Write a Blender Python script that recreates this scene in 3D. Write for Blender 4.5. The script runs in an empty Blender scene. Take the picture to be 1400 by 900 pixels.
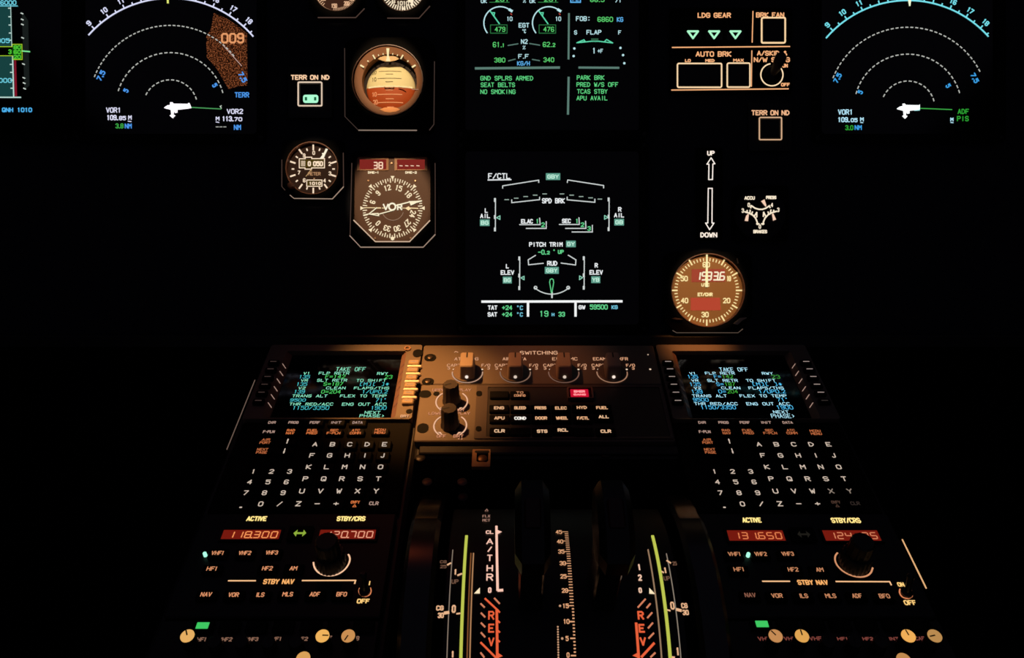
import bpy, math, random
from mathutils import Vector, Matrix
random.seed(7)
R = math.radians
sc = bpy.context.scene
COL = sc.collection
FPX = 1050.0                      # focal length in pixels of the 1400x900 frame
PITCH = R(18.0)
EYE = Vector((-0.0237, 0.0, 1.05))
FWD = Vector((0, math.cos(PITCH), -math.sin(PITCH)))
UPV = Vector((0, math.sin(PITCH), math.cos(PITCH)))
RGT = Vector((1, 0, 0))

# ------------------------------------------------------------------ surfaces of the cockpit
def ray(px, py):
    return FWD + RGT * ((px - 700) / FPX) + UPV * ((450 - py) / FPX)

class Flat:
    def __init__(s, O, U, V):
        s.O, s.U, s.V = Vector(O), Vector(U), Vector(V); s.N = s.U.cross(s.V)
    def map(s, u, v, n): return s.O + s.U * u + s.V * v + s.N * n
    def hit(s, px, py, h=0.0):
        d = ray(px, py); t = (s.O + s.N * h - EYE).dot(s.N) / d.dot(s.N)
        p = EYE + d * t - s.O
        return (p.dot(s.U), p.dot(s.V))
    def frame(s, u, v):
        p = s.map(u, v, 0); m = Matrix((s.U, s.V, s.N)).transposed().to_4x4(); m.translation = p
        return m

class Arc:
    """a drum lying across the pedestal: u along x, v = arc length, n = radially outward"""
    def __init__(s, y, z, r): s.y, s.z, s.r = y, z, r
    def map(s, u, v, n):
        a = v / s.r; return Vector((u, s.y + (s.r + n) * math.sin(a), s.z + (s.r + n) * math.cos(a)))
    def hit(s, px, py, h=0.0):
        d = ray(px, py); oy, oz = EYE.y - s.y, EYE.z - s.z
        A = d.y ** 2 + d.z ** 2; B = 2 * (oy * d.y + oz * d.z); Cc = oy * oy + oz * oz - (s.r + h) ** 2
        D = max(B * B - 4 * A * Cc, 0.0)
        t = (-B - math.sqrt(D)) / (2 * A); p = EYE + d * t
        return (p.x, s.r * math.atan2(p.y - s.y, p.z - s.z))
    def frame(s, u, v):
        a = v / s.r
        U, V, N = Vector((1, 0, 0)), Vector((0, math.cos(a), -math.sin(a))), Vector((0, math.sin(a), math.cos(a)))
        m = Matrix((U, V, N)).transposed().to_4x4(); m.translation = s.map(u, v, 0)
        return m

MIP = Flat(EYE + FWD * 0.8, RGT, UPV)                       # main instrument panel, leaning away at the top
T = R(19.27)
PED = Flat((0, 0.5986, 0.7509), (1, 0, 0), (0, math.cos(T), math.sin(T)))    # sloping pedestal top
QUA = Arc(0.5010, 0.6103, 0.121)                            # thrust lever quadrant

class View:
    """photo crop coordinates -> surface coordinates"""
    def __init__(s, surf, x0=0, y0=0, k=1.0, h=0.0): s.surf, s.x0, s.y0, s.k, s.h = surf, x0, y0, k, h
    def p(s, x, y): return s.surf.hit(s.x0 + x / s.k, s.y0 + y / s.k, s.h)
    def at(s, h): return View(s.surf, s.x0, s.y0, s.k, h)
    def w(s, x0, x1, y): return abs(s.p(x1, y)[0] - s.p(x0, y)[0])
    def unit(s, x=0, y=0): a, b = s.p(x, y), s.p(x + 1, y); return b[0] - a[0]

# ------------------------------------------------------------------ materials
MATS = {}
def lin(hx):
    hx = hx.lstrip('#'); o = []
    for i in (0, 2, 4):
        c = int(hx[i:i + 2], 16) / 255; o.append(c / 12.92 if c <= 0.04045 else ((c + 0.055) / 1.055) ** 2.4)
    return (*o, 1)
def E(hx, s=1.0, sample=False):
    k = ('e', hx, s)
    if k in MATS: return MATS[k]
    m = bpy.data.materials.new('lit_' + hx.strip('#')); m.use_nodes = True; nt = m.node_tree; nt.nodes.clear()
    e = nt.nodes.new('ShaderNodeEmission'); e.inputs[0].default_value = lin(hx); e.inputs[1].default_value = s
    o = nt.nodes.new('ShaderNodeOutputMaterial'); nt.links.new(e.outputs[0], o.inputs[0])
    m.cycles.emission_sampling = 'AUTO' if sample else 'NONE'
    MATS[k] = m; return m
def P(hx, rough=0.6, metal=0.0, spec=0.3, bump=0.0, coat=0.0, vary=0.0, scale=300):
    k = ('p', hx, rough, metal, spec, bump, coat, vary, scale)
    if k in MATS: return MATS[k]
    m = bpy.data.materials.new('paint_' + hx.strip('#')); m.use_nodes = True; nt = m.node_tree
    b = nt.nodes['Principled BSDF']; b.inputs['Base Color'].default_value = lin(hx)
    b.inputs['Roughness'].default_value = rough; b.inputs['Metallic'].default_value = metal
    b.inputs['Specular IOR Level'].default_value = spec; b.inputs['Coat Weight'].default_value = coat
    if bump or vary:
        tc = nt.nodes.new('ShaderNodeTexCoord'); nz = nt.nodes.new('ShaderNodeTexNoise'); nz.inputs['Scale'].default_value = scale
        nt.links.new(tc.outputs['Object'], nz.inputs['Vector'])
        if bump:
            bp = nt.nodes.new('ShaderNodeBump'); bp.inputs['Strength'].default_value = bump; bp.inputs['Distance'].default_value = 0.001
            nt.links.new(nz.outputs[0], bp.inputs['Height']); nt.links.new(bp.outputs[0], b.inputs['Normal'])
        if vary:
            mp = nt.nodes.new('ShaderNodeMapRange'); mp.inputs[3].default_value = rough - vary; mp.inputs[4].default_value = rough + vary
            nt.links.new(nz.outputs[0], mp.inputs[0]); nt.links.new(mp.outputs[0], b.inputs['Roughness'])
    MATS[k] = m; return m

# ------------------------------------------------------------------ mesh builder, everything in surface coordinates (u, v, n)
class MB:
    def __init__(s): s.v, s.f, s.m, s.mi, s.spans = [], [], [], 0, []
    def face(s, pts):
        b = len(s.v); s.v += pts; s.f.append(tuple(range(b, b + len(pts)))); s.m.append(s.mi)
    def loft(s, loops, cap0=True, cap1=True, closed=True):
        b = len(s.v); n = len(loops[0])
        for l in loops: s.v += l
        for i in range(len(loops) - 1):
            for j in range(n if closed else n - 1):
                k = (j + 1) % n
                s.f.append((b + i * n + j, b + i * n + k, b + (i + 1) * n + k, b + (i + 1) * n + j)); s.m.append(s.mi)
        if cap0: s.f.append(tuple(b + j for j in reversed(range(n)))); s.m.append(s.mi)
        if cap1: s.f.append(tuple(b + (len(loops) - 1) * n + j for j in range(n))); s.m.append(s.mi)
    def prism(s, pts, z0, z1, bev=0.0):
        L = lambda q, z: [(a, b, z) for a, b in q]
        if bev: s.loft([L(pts, z0), L(pts, z1 - bev), L(inset(pts, bev), z1)])
        else: s.loft([L(pts, z0), L(pts, z1)])
    def poly(s, pts, z):
        if len(pts) > 2: s.face([(a, b, z) for a, b in (pts if area(pts) > 0 else pts[::-1])])
    def lathe(s, u, v, prof, n=40, cap0=True, cap1=True, flute=0, fd=0.0, ph=0.0):
        loops = []
        for r, z in prof:
            l = []
            for i in range(n):
                a = 2 * math.pi * i / n; q = r * (1 - fd * (0.5 + 0.5 * math.cos(flute * a + ph))) if flute else r
                l.append((u + q * math.cos(a), v + q * math.sin(a), z))
            loops.append(l)
        s.loft(loops, cap0, cap1)
    def tube(s, u, v, r0, r1, z0, z1, n=56, zi=None):
        """annulus with thickness; zi: height of the inner rim's top (a slope inward)"""
        zi = z1 if zi is None else zi
        c = lambda r, z: [(u + r * math.cos(2 * math.pi * i / n), v + r * math.sin(2 * math.pi * i / n), z) for i in range(n)]
        s.loft([c(r1, z0), c(r1, z1), c(r0, zi), c(r0, z0), c(r1, z0)], False, False)
    def frame(s, outer, inner, z0, z1, zi=None, zb=None):
        zi = z1 if zi is None else zi; zb = z0 if zb is None else zb
        L = lambda q, z: [(a, b, z) for a, b in q]
        s.loft([L(outer, z0), L(outer, z1), L(inner, zi), L(inner, zb)], False, False)
    def rib(s, pts, w, z, closed=False, ext=0.35, d=0.0):
        zf = z if callable(z) else (lambda a, b: z)
        q = list(pts) + ([pts[0]] if closed else [])
        for (a, b), (c, e) in zip(q, q[1:]):
            dx, dy = c - a, e - b; l = math.hypot(dx, dy)
            if l < 1e-9:
                dx, dy, l = w * 0.5, 0, w * 0.5; a -= dx; c += dx
            dx /= l; dy /= l; ex = w * ext
            nx, ny = -dy * w / 2, dx * w / 2
            A = (a - dx * ex, b - dy * ex); B = (c + dx * ex, e + dy * ex)
            c4 = [(A[0] - nx, A[1] - ny), (B[0] - nx, B[1] - ny), (B[0] + nx, B[1] + ny), (A[0] + nx, A[1] + ny)]
            if d: s.loft([[(x, y, zf(x, y) - d) for x, y in c4], [(x, y, zf(x, y)) for x, y in c4]], False, True)
            else: s.face([(x, y, zf(x, y)) for x, y in c4])
    def strip(s, pts, w, z0, z1):
        """a continuous solid strip along an open polyline (mitred)"""
        n = len(pts); lo, hi = [], []
        for i in range(n):
            p0, p1 = pts[max(i - 1, 0)], pts[min(i + 1, n - 1)]
            dx, dy = p1[0] - p0[0], p1[1] - p0[1]; l = math.hypot(dx, dy) or 1
            lo.append((pts[i][0] + dy / l * w / 2, pts[i][1] - dx / l * w / 2)); hi.append((pts[i][0] - dy / l * w / 2, pts[i][1] + dx / l * w / 2))
        s.loft([[(a[0], a[1], z0), (b[0], b[1], z0), (b[0], b[1], z1), (a[0], a[1], z1)] for a, b in zip(hi, lo)])
    def arc(s, u, v, r, a0, a1, w, z, n=48, dash=0):
        """angles in degrees clockwise from straight up; dash: number of dashes"""
        P_ = lambda a: (u + r * math.sin(R(a)), v + r * math.cos(R(a)))
        if dash:
            st = (a1 - a0) / dash
            for i in range(dash):
                b = a0 + i * st; s.rib([P_(b + st * .2), P_(b + st * .5), P_(b + st * .8)], w, z, ext=0.0)
        else: s.rib([P_(a0 + (a1 - a0) * i / n) for i in range(n + 1)], w, z, ext=0.1)
    def ticks(s, u, v, r0, r1, angs, w, z):
        for a in angs:
            x, y = math.sin(R(a)), math.cos(R(a)); s.rib([(u + r0 * x, v + r0 * y), (u + r1 * x, v + r1 * y)], w, z, ext=0)
    def text(s, t, u, v, w, h, sw, z, rot=0.0, mono=True, font=None):
        """stroke lettering centred on (u, v), w wide and h tall over all; rot in degrees counter-clockwise"""
        adv = lambda c: ((0.3 if c == '.' else 1.0) if mono else PW.get(c, 1.0))
        gap = 0.42; f0 = len(s.f)
        tot = sum(adv(c) for c in t) + gap * (len(t) - 1)
        cw = (w - sw) / tot if tot else w; ch = h - sw
        x = -(w - sw) / 2; co, si = math.cos(R(rot)), math.sin(R(rot))
        for c in t:
            a = adv(c) * cw
            for line in GLY.get(c, []):
                q = []
                for gx, gy in line:
                    lx, ly = x + gx / 4 * a, (gy / 6 - 0.5) * ch
                    q.append((u + lx * co - ly * si, v + lx * si + ly * co))
                if len(q) == 1: q = [q[0], q[0]]
                s.rib(q, sw, z)
            x += a + gap * cw
        s.spans.append((f0, len(s.f)))
    def seg7(s, t, u, v, w, h, sw, z, slant=0.0):
        """seven-segment digits"""
        SEG = {'0': 'abcdef', '1': 'bc', '2': 'abged', '3': 'abgcd', '4': 'fgbc', '5': 'afgcd', '6': 'afgedc', '7': 'abc', '8': 'abcdefg', '9': 'abcdfg', '-': 'g', ' ': ''}
        n = sum(1 for c in t if c != '.'); pit = w / n; cw = pit * 0.66; x = u - w / 2 + pit * 0.17; H = h / 2
        G = {'a': ((0, H), (cw, H)), 'b': ((cw, H), (cw, 0)), 'c': ((cw, 0), (cw, -H)), 'd': ((0, -H), (cw, -H)), 'e': ((0, 0), (0, -H)), 'f': ((0, H), (0, 0)), 'g': ((0, 0), (cw, 0))}
        for c in t:
            if c == '.':
                s.rib([(x - pit * .17 - slant * H, v - H), (x - pit * .17 - slant * H, v - H)], sw * 1.1, z); continue
            for g in SEG.get(c, ''):
                (ax, ay), (bx, by) = G[g]
                k = 0.10
                p = (ax + (bx - ax) * k, ay + (by - ay) * k); q = (bx + (ax - bx) * k, by + (ay - by) * k)
                s.rib([(x + p[0] + slant * p[1], v + p[1]), (x + q[0] + slant * q[1], v + q[1])], sw, z, ext=0.2)
            x += pit

def area(p): return sum(p[i - 1][0] * p[i][1] - p[i][0] * p[i - 1][1] for i in range(len(p))) / 2
def inset(pts, d):
    n = len(pts); sg = 1 if area(pts) > 0 else -1; out = []
    for i in range(n):
        a, b, c = pts[i - 1], pts[i], pts[(i + 1) % n]
        e1 = (b[0] - a[0], b[1] - a[1]); e2 = (c[0] - b[0], c[1] - b[1])
        l1, l2 = math.hypot(*e1) or 1e-9, math.hypot(*e2) or 1e-9
        n1 = (-e1[1] / l1 * sg, e1[0] / l1 * sg); n2 = (-e2[1] / l2 * sg, e2[0] / l2 * sg)
        k = 1 + n1[0] * n2[0] + n1[1] * n2[1]; k = max(k, 0.3)
        out.append((b[0] + (n1[0] + n2[0]) / k * d, b[1] + (n1[1] + n2[1]) / k * d))
    return out
def rect(u0, v0, u1, v1, r=0.0, n=4):
    if not r: return [(u0, v0), (u1, v0), (u1, v1), (u0, v1)]
    o = []
    for cx, cy, a in ((u1 - r, v0 + r, -90), (u1 - r, v1 - r, 0), (u0 + r, v1 - r, 90), (u0 + r, v0 + r, 180)):
        for i in range(n + 1):
            t = R(a + 90 * i / n); o.append((cx + r * math.cos(t), cy + r * math.sin(t)))
    return o
def crect(u, v, w, h, r=0.0, n=4): return rect(u - w / 2, v - h / 2, u + w / 2, v + h / 2, r, n)
def smooth(pts, it=2):
    for _ in range(it):
        o = [pts[0]]
        for a, b in zip(pts, pts[1:]): o += [(a[0] * .75 + b[0] * .25, a[1] * .75 + b[1] * .25), (a[0] * .25 + b[0] * .75, a[1] * .25 + b[1] * .75)]
        pts = o + [pts[-1]]
    return pts
def circ(u, v, r, n=48): return [(u + r * math.cos(2 * math.pi * i / n), v + r * math.sin(2 * math.pi * i / n)) for i in range(n)]
def around(pts, c, n=72):
    """the convex outline pts re-sampled at n equal angles round c, counter-clockwise"""
    out = []
    for i in range(n):
        a = 2 * math.pi * i / n; dx, dy = math.cos(a), math.sin(a); best = None
        for (x0, y0), (x1, y1) in zip(pts, pts[1:] + pts[:1]):
            ex, ey = x1 - x0, y1 - y0; den = dx * ey - dy * ex
            if abs(den) < 1e-12: continue
            t = ((x0 - c[0]) * ey - (y0 - c[1]) * ex) / den; q = ((x0 - c[0]) * dy - (y0 - c[1]) * dx) / den
            if t > 0 and -1e-6 <= q <= 1 + 1e-6: best = t if best is None else max(best, t)
        out.append((c[0] + dx * best, c[1] + dy * best))
    return out

# ------------------------------------------------------------------ stroke lettering on a 4 x 6 grid
_G = {
 'A': '00 26 40;12 32', 'B': '00 06 36 45 44 33 03;33 42 41 30 00', 'C': '45 36 16 05 01 10 30 41', 'D': '00 06 26 44 42 20 00',
 'E': '46 06 00 40;03 33', 'F': '46 06 00;03 33', 'G': '45 36 16 05 01 10 30 41 43 23', 'H': '00 06;40 46;03 43', 'I': '20 26',
 'J': '46 41 30 10 01', 'K': '00 06;46 03 40', 'L': '06 00 40', 'M': '00 06 23 46 40', 'N': '00 06 40 46', 'O': '10 01 05 16 36 45 41 30 10',
 'P': '00 06 36 45 44 33 03', 'Q': '10 01 05 16 36 45 41 30 10;22 40', 'R': '00 06 36 45 44 33 03;23 40', 'S': '45 36 16 05 04 13 33 42 41 30 10 01',
 'T': '06 46;26 20', 'U': '06 01 10 30 41 46', 'V': '06 20 46', 'W': '06 10 24 30 46', 'X': '00 46;06 40', 'Y': '06 23 46;23 20', 'Z': '06 46 00 40',
 '0': '10 01 05 16 36 45 41 30 10', '1': '15 26 20', '2': '05 16 36 45 44 00 40', '3': '05 16 36 45 44 33 23;33 42 41 30 10 01', '4': '30 36 02 42',
 '5': '46 06 04 34 43 41 30 10 01', '6': '45 36 16 05 01 10 30 41 42 33 13 02', '7': '06 46 10', '8': '13 04 05 16 36 45 44 33 13 02 01 10 30 41 42 33',
 '9': '01 10 30 41 45 36 16 05 04 13 33 44', '/': '00 46', '-': '03 43', '+': '03 43;25 21', '.': '20', ':': '21;25', '=': '02 42;04 44', '>': '15 33 11',
 '[': '36 16 10 30', ']': '16 36 30 10', '&': '40 15 26 35 02 01 10 20 42', '\u00b0': '15 25 26 16 15', '_': '00 40', '%': '00 46;05 16;30 41', '*': '03 43;25 21;11 35;15 31',
 '!': '22 26;20', 'i': '20 26;10 30;16 36', '\u0394': '00 26 40 00', '\u2191': '20 26 14;26 34', '\u2193': '26 20 12;20 32', '\u25a1': '10 16 36 30 10'}
GLY = {c: [[(int(p[0]), int(p[1])) for p in l.split()] for l in g.split(';')] for c, g in _G.items()}
PW = {'I': 0.12, '1': 0.42, '.': 0.15, ':': 0.15, ' ': 0.6, 'M': 1.2, 'W': 1.25, '/': 0.75, 'J': 0.8, 'L': 0.85, 'E': 0.9, 'F': 0.9, '-': 0.7}

def tx(mb, vw, t, xl, yt, xr, yb, sw=None, z=None, rot=0, mono=True):
    """lettering filling the photo box (xl, yt)-(xr, yb) of view vw"""
    xm, ym = (xl + xr) / 2, (yt + yb) / 2
    u, v = vw.p(xm, ym); w = vw.w(xl, xr, ym); h = abs(vw.p(xm, yt)[1] - vw.p(xm, yb)[1])
    mb.text(t, u, v, w, h, sw or 0.17 * h, vw.h if z is None else z, rot, mono)
def txr(mb, vw, t, x, y, w, h, rot, sw=None, mono=True):
    """the same, centred at (x, y), turned by rot; sizes in view pixels"""
    u, v = vw.p(x, y); k = vw.unit(x, y); mb.text(t, u, v, w * k, h * k, (sw or 0.17 * h) * k, vw.h, rot, mono)

# ------------------------------------------------------------------ things, parts, sub-parts
class Node:
    def __init__(s, o, surf, inv): s.o, s.surf, s.inv = o, surf, inv
def tag(o, label=None, cat=None, group=None, kind=None):
    if label: o['label'] = label
    if cat: o['category'] = cat
    if group: o['group'] = group
    if kind: o['kind'] = kind
def thing(name, label, cat, surf, u, v, group=None):
    o = bpy.data.objects.new(name, None); COL.objects.link(o); o.empty_display_size = 0.02
    m = surf.frame(u, v); o.matrix_world = m; tag(o, label, cat, group)
    return Node(o, surf, m.inverted())
def mesh(name, mb, mats, surf, inv):
    me = bpy.data.meshes.new(name)
    me.from_pydata([tuple(inv @ surf.map(*p)) for p in mb.v], [], mb.f)
    for m in (mats if isinstance(mats, (list, tuple)) else [mats]): me.materials.append(m)
    if any(mb.m): me.polygons.foreach_set('material_index', mb.m)
    me.polygons.foreach_set('use_smooth', [True] * len(me.polygons)); me.set_sharp_from_angle(angle=R(32)); me.update()
    return me
def part(par, name, mb, mats, label=None, kind=None):
    o = bpy.data.objects.new(name, mesh(name, mb, mats, par.surf, par.inv)); COL.objects.link(o)
    o.parent = par.o; tag(o, label, kind=kind)
    return Node(o, par.surf, par.inv)
def sub(mb, idx):
    n = MB()
    for i in idx: n.mi = mb.m[i]; n.face([mb.v[j] for j in mb.f[i]])
    return n
ONE = {'memo_text': 'memo_line', 'engine_values': 'engine_value', 'green_values': 'green_value', 'unit_text': 'unit_label', 'page_text': 'page_label', 'white_symbols': 'white_label', 'white_lines': 'white_text_line', 'green_lines': 'green_text_line',
       'cyan_lines': 'cyan_text_line', 'tape_numerals': 'tape_numeral', 'range_numerals': 'range_numeral', 'station_text': 'station_label', 'green_text': 'green_label', 'altitude_digits': 'altitude_digit', 'trim_scale': 'trim_numeral', 'reverse_scale': 'reverse_letter', 'thrust_scale': 'thrust_letter'}
def part_split(par, name, mb, mats):
    """one mesh for each line of lettering, the rest of the drawing in one mesh of its own"""
    used = set()
    for a, b in mb.spans:
        part(par, ONE[name], sub(mb, range(a, b)), mats); used.update(range(a, b))
    rest = [i for i in range(len(mb.f)) if i not in used]
    if rest: part(par, name.replace('_text', '_marks').replace('_numerals', '_underline').replace('values', 'marks'), sub(mb, rest), mats)
def solid(name, label, cat, mb, mats, surf, u, v, group=None, kind=None):
    """a thing that is one mesh"""
    m = surf.frame(u, v); inv = m.inverted()
    o = bpy.data.objects.new(name, mesh(name, mb, mats, surf, inv)); COL.objects.link(o); o.matrix_world = m; tag(o, label, cat, group, kind)
    return Node(o, surf, inv)

BLACK = P('#24252b', 0.7, spec=0.04, bump=0.05, scale=900)
PLATE = P('#6b4a30', 0.5, spec=0.3, bump=0.04, scale=700)      # painted pedestal plates, grey-brown
DARKP = P('#120e0d', 0.45, spec=0.3)
KEYM = P('#0b0a0a', 0.55, spec=0.06)
KNOB = P('#141110', 0.45, spec=0.35)
GLASS = P('#010102', 0.06, spec=0.5)
METAL = P('#8a8076', 0.35, metal=0.8)
AMB = E('#ffc994'); AMBD = E('#d89a6c'); CREAM = E('#ffe6b8')
# ================================================================== MAIN INSTRUMENT PANEL
V0 = View(MIP)                                  # plain photo pixels on the panel face
K = V0.unit()                                   # metres per pixel on it
C1 = View(MIP, 0, 0, 3.6); C2 = View(MIP, 370, 0, 5); C3 = View(MIP, 370, 180, 5); C4 = View(MIP, 630, 0, 5.296); C5 = View(MIP, 630, 220, 4.092)
C6 = View(MIP, 890, 0, 4.5); C7 = View(MIP, 890, 190, 3.332); C8 = View(MIP, 1100, 0, 4.5); D1 = View(MIP, 0, 0, 5.3); D5 = View(MIP, 410, 0, 7.368)

mb = MB()
a, b = V0.p(-330, 461), V0.p(1730, -150)
mb.prism([a, (b[0], a[1]), b, (a[0], b[1])], -0.014, -0.0032, 0.002)
ip = thing('instrument_board', 'large matt black instrument board across the cockpit carrying all the dials and screens', 'instrument board', MIP, (a[0] + b[0]) / 2, a[1])
part(ip, 'board', mb, BLACK)
mb = MB(); mb.prism(rect(a[0], a[1] - 0.012, b[0], a[1] + 0.002), -0.014, 0.006, 0.002)
part(ip, 'lower_lip', mb, P('#0d0c0c', 0.5))

SCR = P('#020203', 0.12, spec=0.4)
def display(name, label, cx, cy, group=None):
    """display unit: black square bezel with a recessed screen; centre in photo pixels"""
    u, v = V0.p(cx, cy); t = thing(name, label, 'display screen', MIP, u, v, group)
    m = MB(); o = crect(u, v, 262 * K, 262 * K, 0.006); i = crect(u, v, 238 * K, 238 * K, 0.004)
    m.frame(o, i, -0.001, 0.004, 0.003, -0.001); part(t, 'bezel', m, P('#090909', 0.55, spec=0.04))
    for sx in (-1, 1):
        for sy in (-1, 1):
            m = MB(); m.lathe(u + sx * 125 * K, v + sy * 125 * K, [(0.0026, 0.0035), (0.0026, 0.0046), (0.0018, 0.005)], 12); part(t, 'bezel_screw', m, P('#161514', 0.4, metal=0.5))
    m = MB(); m.prism(crect(u, v, 238 * K, 238 * K, 0.004), -0.002, -0.0003)
    return t, part(t, 'screen', m, SCR)

def lit(par, name, col, draw, s=1.0):
    m = MB(); draw(m); col = col if not isinstance(col, str) else E(col, s)
    return part_split(par, name, m, col) if name in ONE else part(par, name, m, col)

# ------------------------------------------------ primary flight display, cut by the picture's edge
pfd, ps = display('primary_flight_display', 'screen cut off by the photo edge, with teal altitude tape and blue QNH 1010', -33, 65)
def d(m):
    m.poly([D1.p(-250, 45), D1.p(76, 45), D1.p(88, 335), D1.p(-250, 335)], 0.0001); m.poly([D1.p(-250, 408), D1.p(92, 408), D1.p(100, 700), D1.p(-250, 700)], 0.0001)
lit(ps, 'altitude_tape', '#17403f', d)
def d(m):
    m.rib([D1.p(78, 40), D1.p(86, 335)], 4.5 / 5.3 * K, 0.0002); m.rib([D1.p(92, 408), D1.p(100, 703)], 9 / 5.3 * K, 0.0002)
    for y in (60, 122, 182, 240, 292, 467, 525, 582, 640): x = 76 + (y - 45) * .03; m.rib([D1.p(x - 14, y), D1.p(x, y)], 8 / 5.3 * K, 0.0002)
    m.rib([D1.p(-250, 705), D1.p(150, 706)], 9 / 5.3 * K, 0.0002)
lit(ps, 'altitude_scale', '#b9d9d2', d)
lit(ps, 'red_band', '#7c1426', lambda m: m.poly([D1.p(103, 437), D1.p(117, 437), D1.p(124, 697), D1.p(106, 697)], 0.00015))
def d(m): m.poly([D1.p(158, 80), D1.p(205, 150), D1.p(214, 620), D1.p(178, 652)], 0.0001)
lit(ps, 'vertical_speed_band', '#171c1b', d)
def d(m):
    for x, y in ((160, 98), (162, 142), (163, 178), (165, 275), (171, 465), (174, 565), (176, 603), (179, 643)): m.rib([D1.p(x - 7, y - 3), D1.p(x + 7, y + 3)], 8 / 5.3 * K, 0.0002)
lit(ps, 'vertical_speed_scale', '#c9d4cc', d)
lit(ps, 'vertical_speed_needle', '#7ff09a', lambda m: m.rib([D1.p(160, 370), D1.p(216, 375)], 9 / 5.3 * K, 0.0003))
lit(ps, 'altitude_window', '#0f4a12', lambda m: m.poly([D1.p(90, 322), D1.p(160, 322), D1.p(162, 432), D1.p(92, 432)], 0.0002))
def d(m):
    m.rib([D1.p(90, 322), D1.p(160, 322), D1.p(162, 432), D1.p(94, 432), D1.p(92, 405), D1.p(-250, 405)], 5 / 5.3 * K, 0.0003); m.rib([D1.p(-250, 339), D1.p(90, 339), D1.p(90, 322)], 5 / 5.3 * K, 0.0003)
lit(ps, 'window_outline', '#a8d02c', d)
def d(m):
    for t, x0, y0, x1, y1 in (('80', 98, 328, 152, 358), ('3', 60, 358, 84, 392), ('60', 98, 362, 152, 392), ('20', 98, 398, 152, 428)): tx(m, D1.at(0.0004), t, x0, y0, x1, y1, 7 / 5.3 * K)
lit(ps, 'altitude_digits', '#4cc832', d)
def d(m):
    tx(m, D1.at(0.0003), '6000', 2, 2, 118, 36, 6 / 5.3 * K); m.rib([D1.p(-40, 44), D1.p(128, 44)], 6 / 5.3 * K, 0.0003)
    tx(m, D1.at(0.0003), '005', -24, 278, 70, 312, 6 / 5.3 * K); tx(m, D1.at(0.0003), '000', -10, 566, 86, 600, 6 / 5.3 * K)
lit(ps, 'tape_numerals', '#6fd3e6', d)
lit(ps, 'pressure_setting', '#4fb4f2', lambda m: tx(m, D1.at(0.0003), 'QNH 1010', 14, 780, 232, 813, 7 / 5.3 * K))

# ------------------------------------------------ navigation displays
def nav(t, s, vw, cx, cy, step, white, ends, dends, names, num_h):
    q = vw.at(0.0002); u, v = q.p(cx, cy); k = q.unit()
    for i, (a0, a1, n) in enumerate(dends): lit(s, 'range_arc', '#c2c4bd', lambda m: m.arc(u, v, step * (i + 1) * k, a0, a1, 1.3 * q.k * k, 0.0002, dash=n))
    def dd(m):
        r = step * 4 * k; m.arc(u, v, r, ends[0], ends[1], 2.0 * q.k * k, 0.0002, 90)
        h0 = names['hdg']
        for deg in range(50, 230, 5):
            a = (deg - h0) * names['gain']
            if ends[0] + 1 < a < ends[1] - 1:
                m.ticks(u, v, r - 0.2 * q.k * k, r + (5.2 if deg % 10 == 0 else 3.6) * q.k * k, [a], 1.7 * q.k * k, 0.0002)
                if deg % 10 == 0:
                    rr = r + 11 * q.k * k; h = num_h * q.k * k
                    m.text(str(deg // 10), u + rr * math.sin(R(a)), v + rr * math.cos(R(a)), h * (0.78 if deg < 100 else 1.35), h, 1.45 * q.k * k, 0.0002, -a)
    lit(s, 'heading_arc', white, dd)
nd1, s1 = display('navigation_display', 'screen with white heading arc and a brown terrain patch beside the letters TERR', 233, 65)
nav(nd1, s1, C1, 838, 527, 134, '#dfe2ff', (-48.6, 49.6), [(-66, 76, 13), (-74, 76, 27), (-69, 52, 38)], {'hdg': 136, 'gain': 0.96}, 7.2)
m_ter = bpy.data.materials.new('lit_terrain'); m_ter.use_nodes = True; nt = m_ter.node_tree; nt.nodes.clear()
tc = nt.nodes.new('ShaderNodeTexCoord'); nz = nt.nodes.new('ShaderNodeTexNoise'); nz.inputs['Scale'].default_value = 800; nz.inputs['Detail'].default_value = 2
cr = nt.nodes.new('ShaderNodeValToRGB'); cr.color_ramp.elements[0].position = 0.46; cr.color_ramp.elements[0].color = lin('#0c0302'); cr.color_ramp.elements[1].position = 0.76; cr.color_ramp.elements[1].color = lin('#b4643a')
em = nt.nodes.new('ShaderNodeEmission'); om = nt.nodes.new('ShaderNodeOutputMaterial')
nt.links.new(tc.outputs['Object'], nz.inputs['Vector']); nt.links.new(nz.outputs[0], cr.inputs[0]); nt.links.new(cr.outputs[0], em.inputs[0]); nt.links.new(em.outputs[0], om.inputs[0])
m_ter.cycles.emission_sampling = 'NONE'
lit(s1, 'terrain_patch', m_ter, lambda m: m.poly([C1.p(*q) for q in ((1052, 64), (1110, 88), (1170, 128), (1216, 165), (1218, 420), (1170, 425), (1125, 440), (1075, 350), (1050, 318), (1018, 282), (1016, 180), (1040, 140))], 0.00012))
def d(m):
    q = C1.at(0.0003); tx(m, q, '009', 1088, 162, 1202, 214, 9 / 3.6 * K)
lit(s1, 'terrain_altitude', '#e59a66', d)
lit(s1, 'track_line', '#caa9a0', lambda m: m.rib([C1.p(1100, 225), C1.p(1190, 325)], 3 / 3.6 * K, 0.0003))
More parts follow.
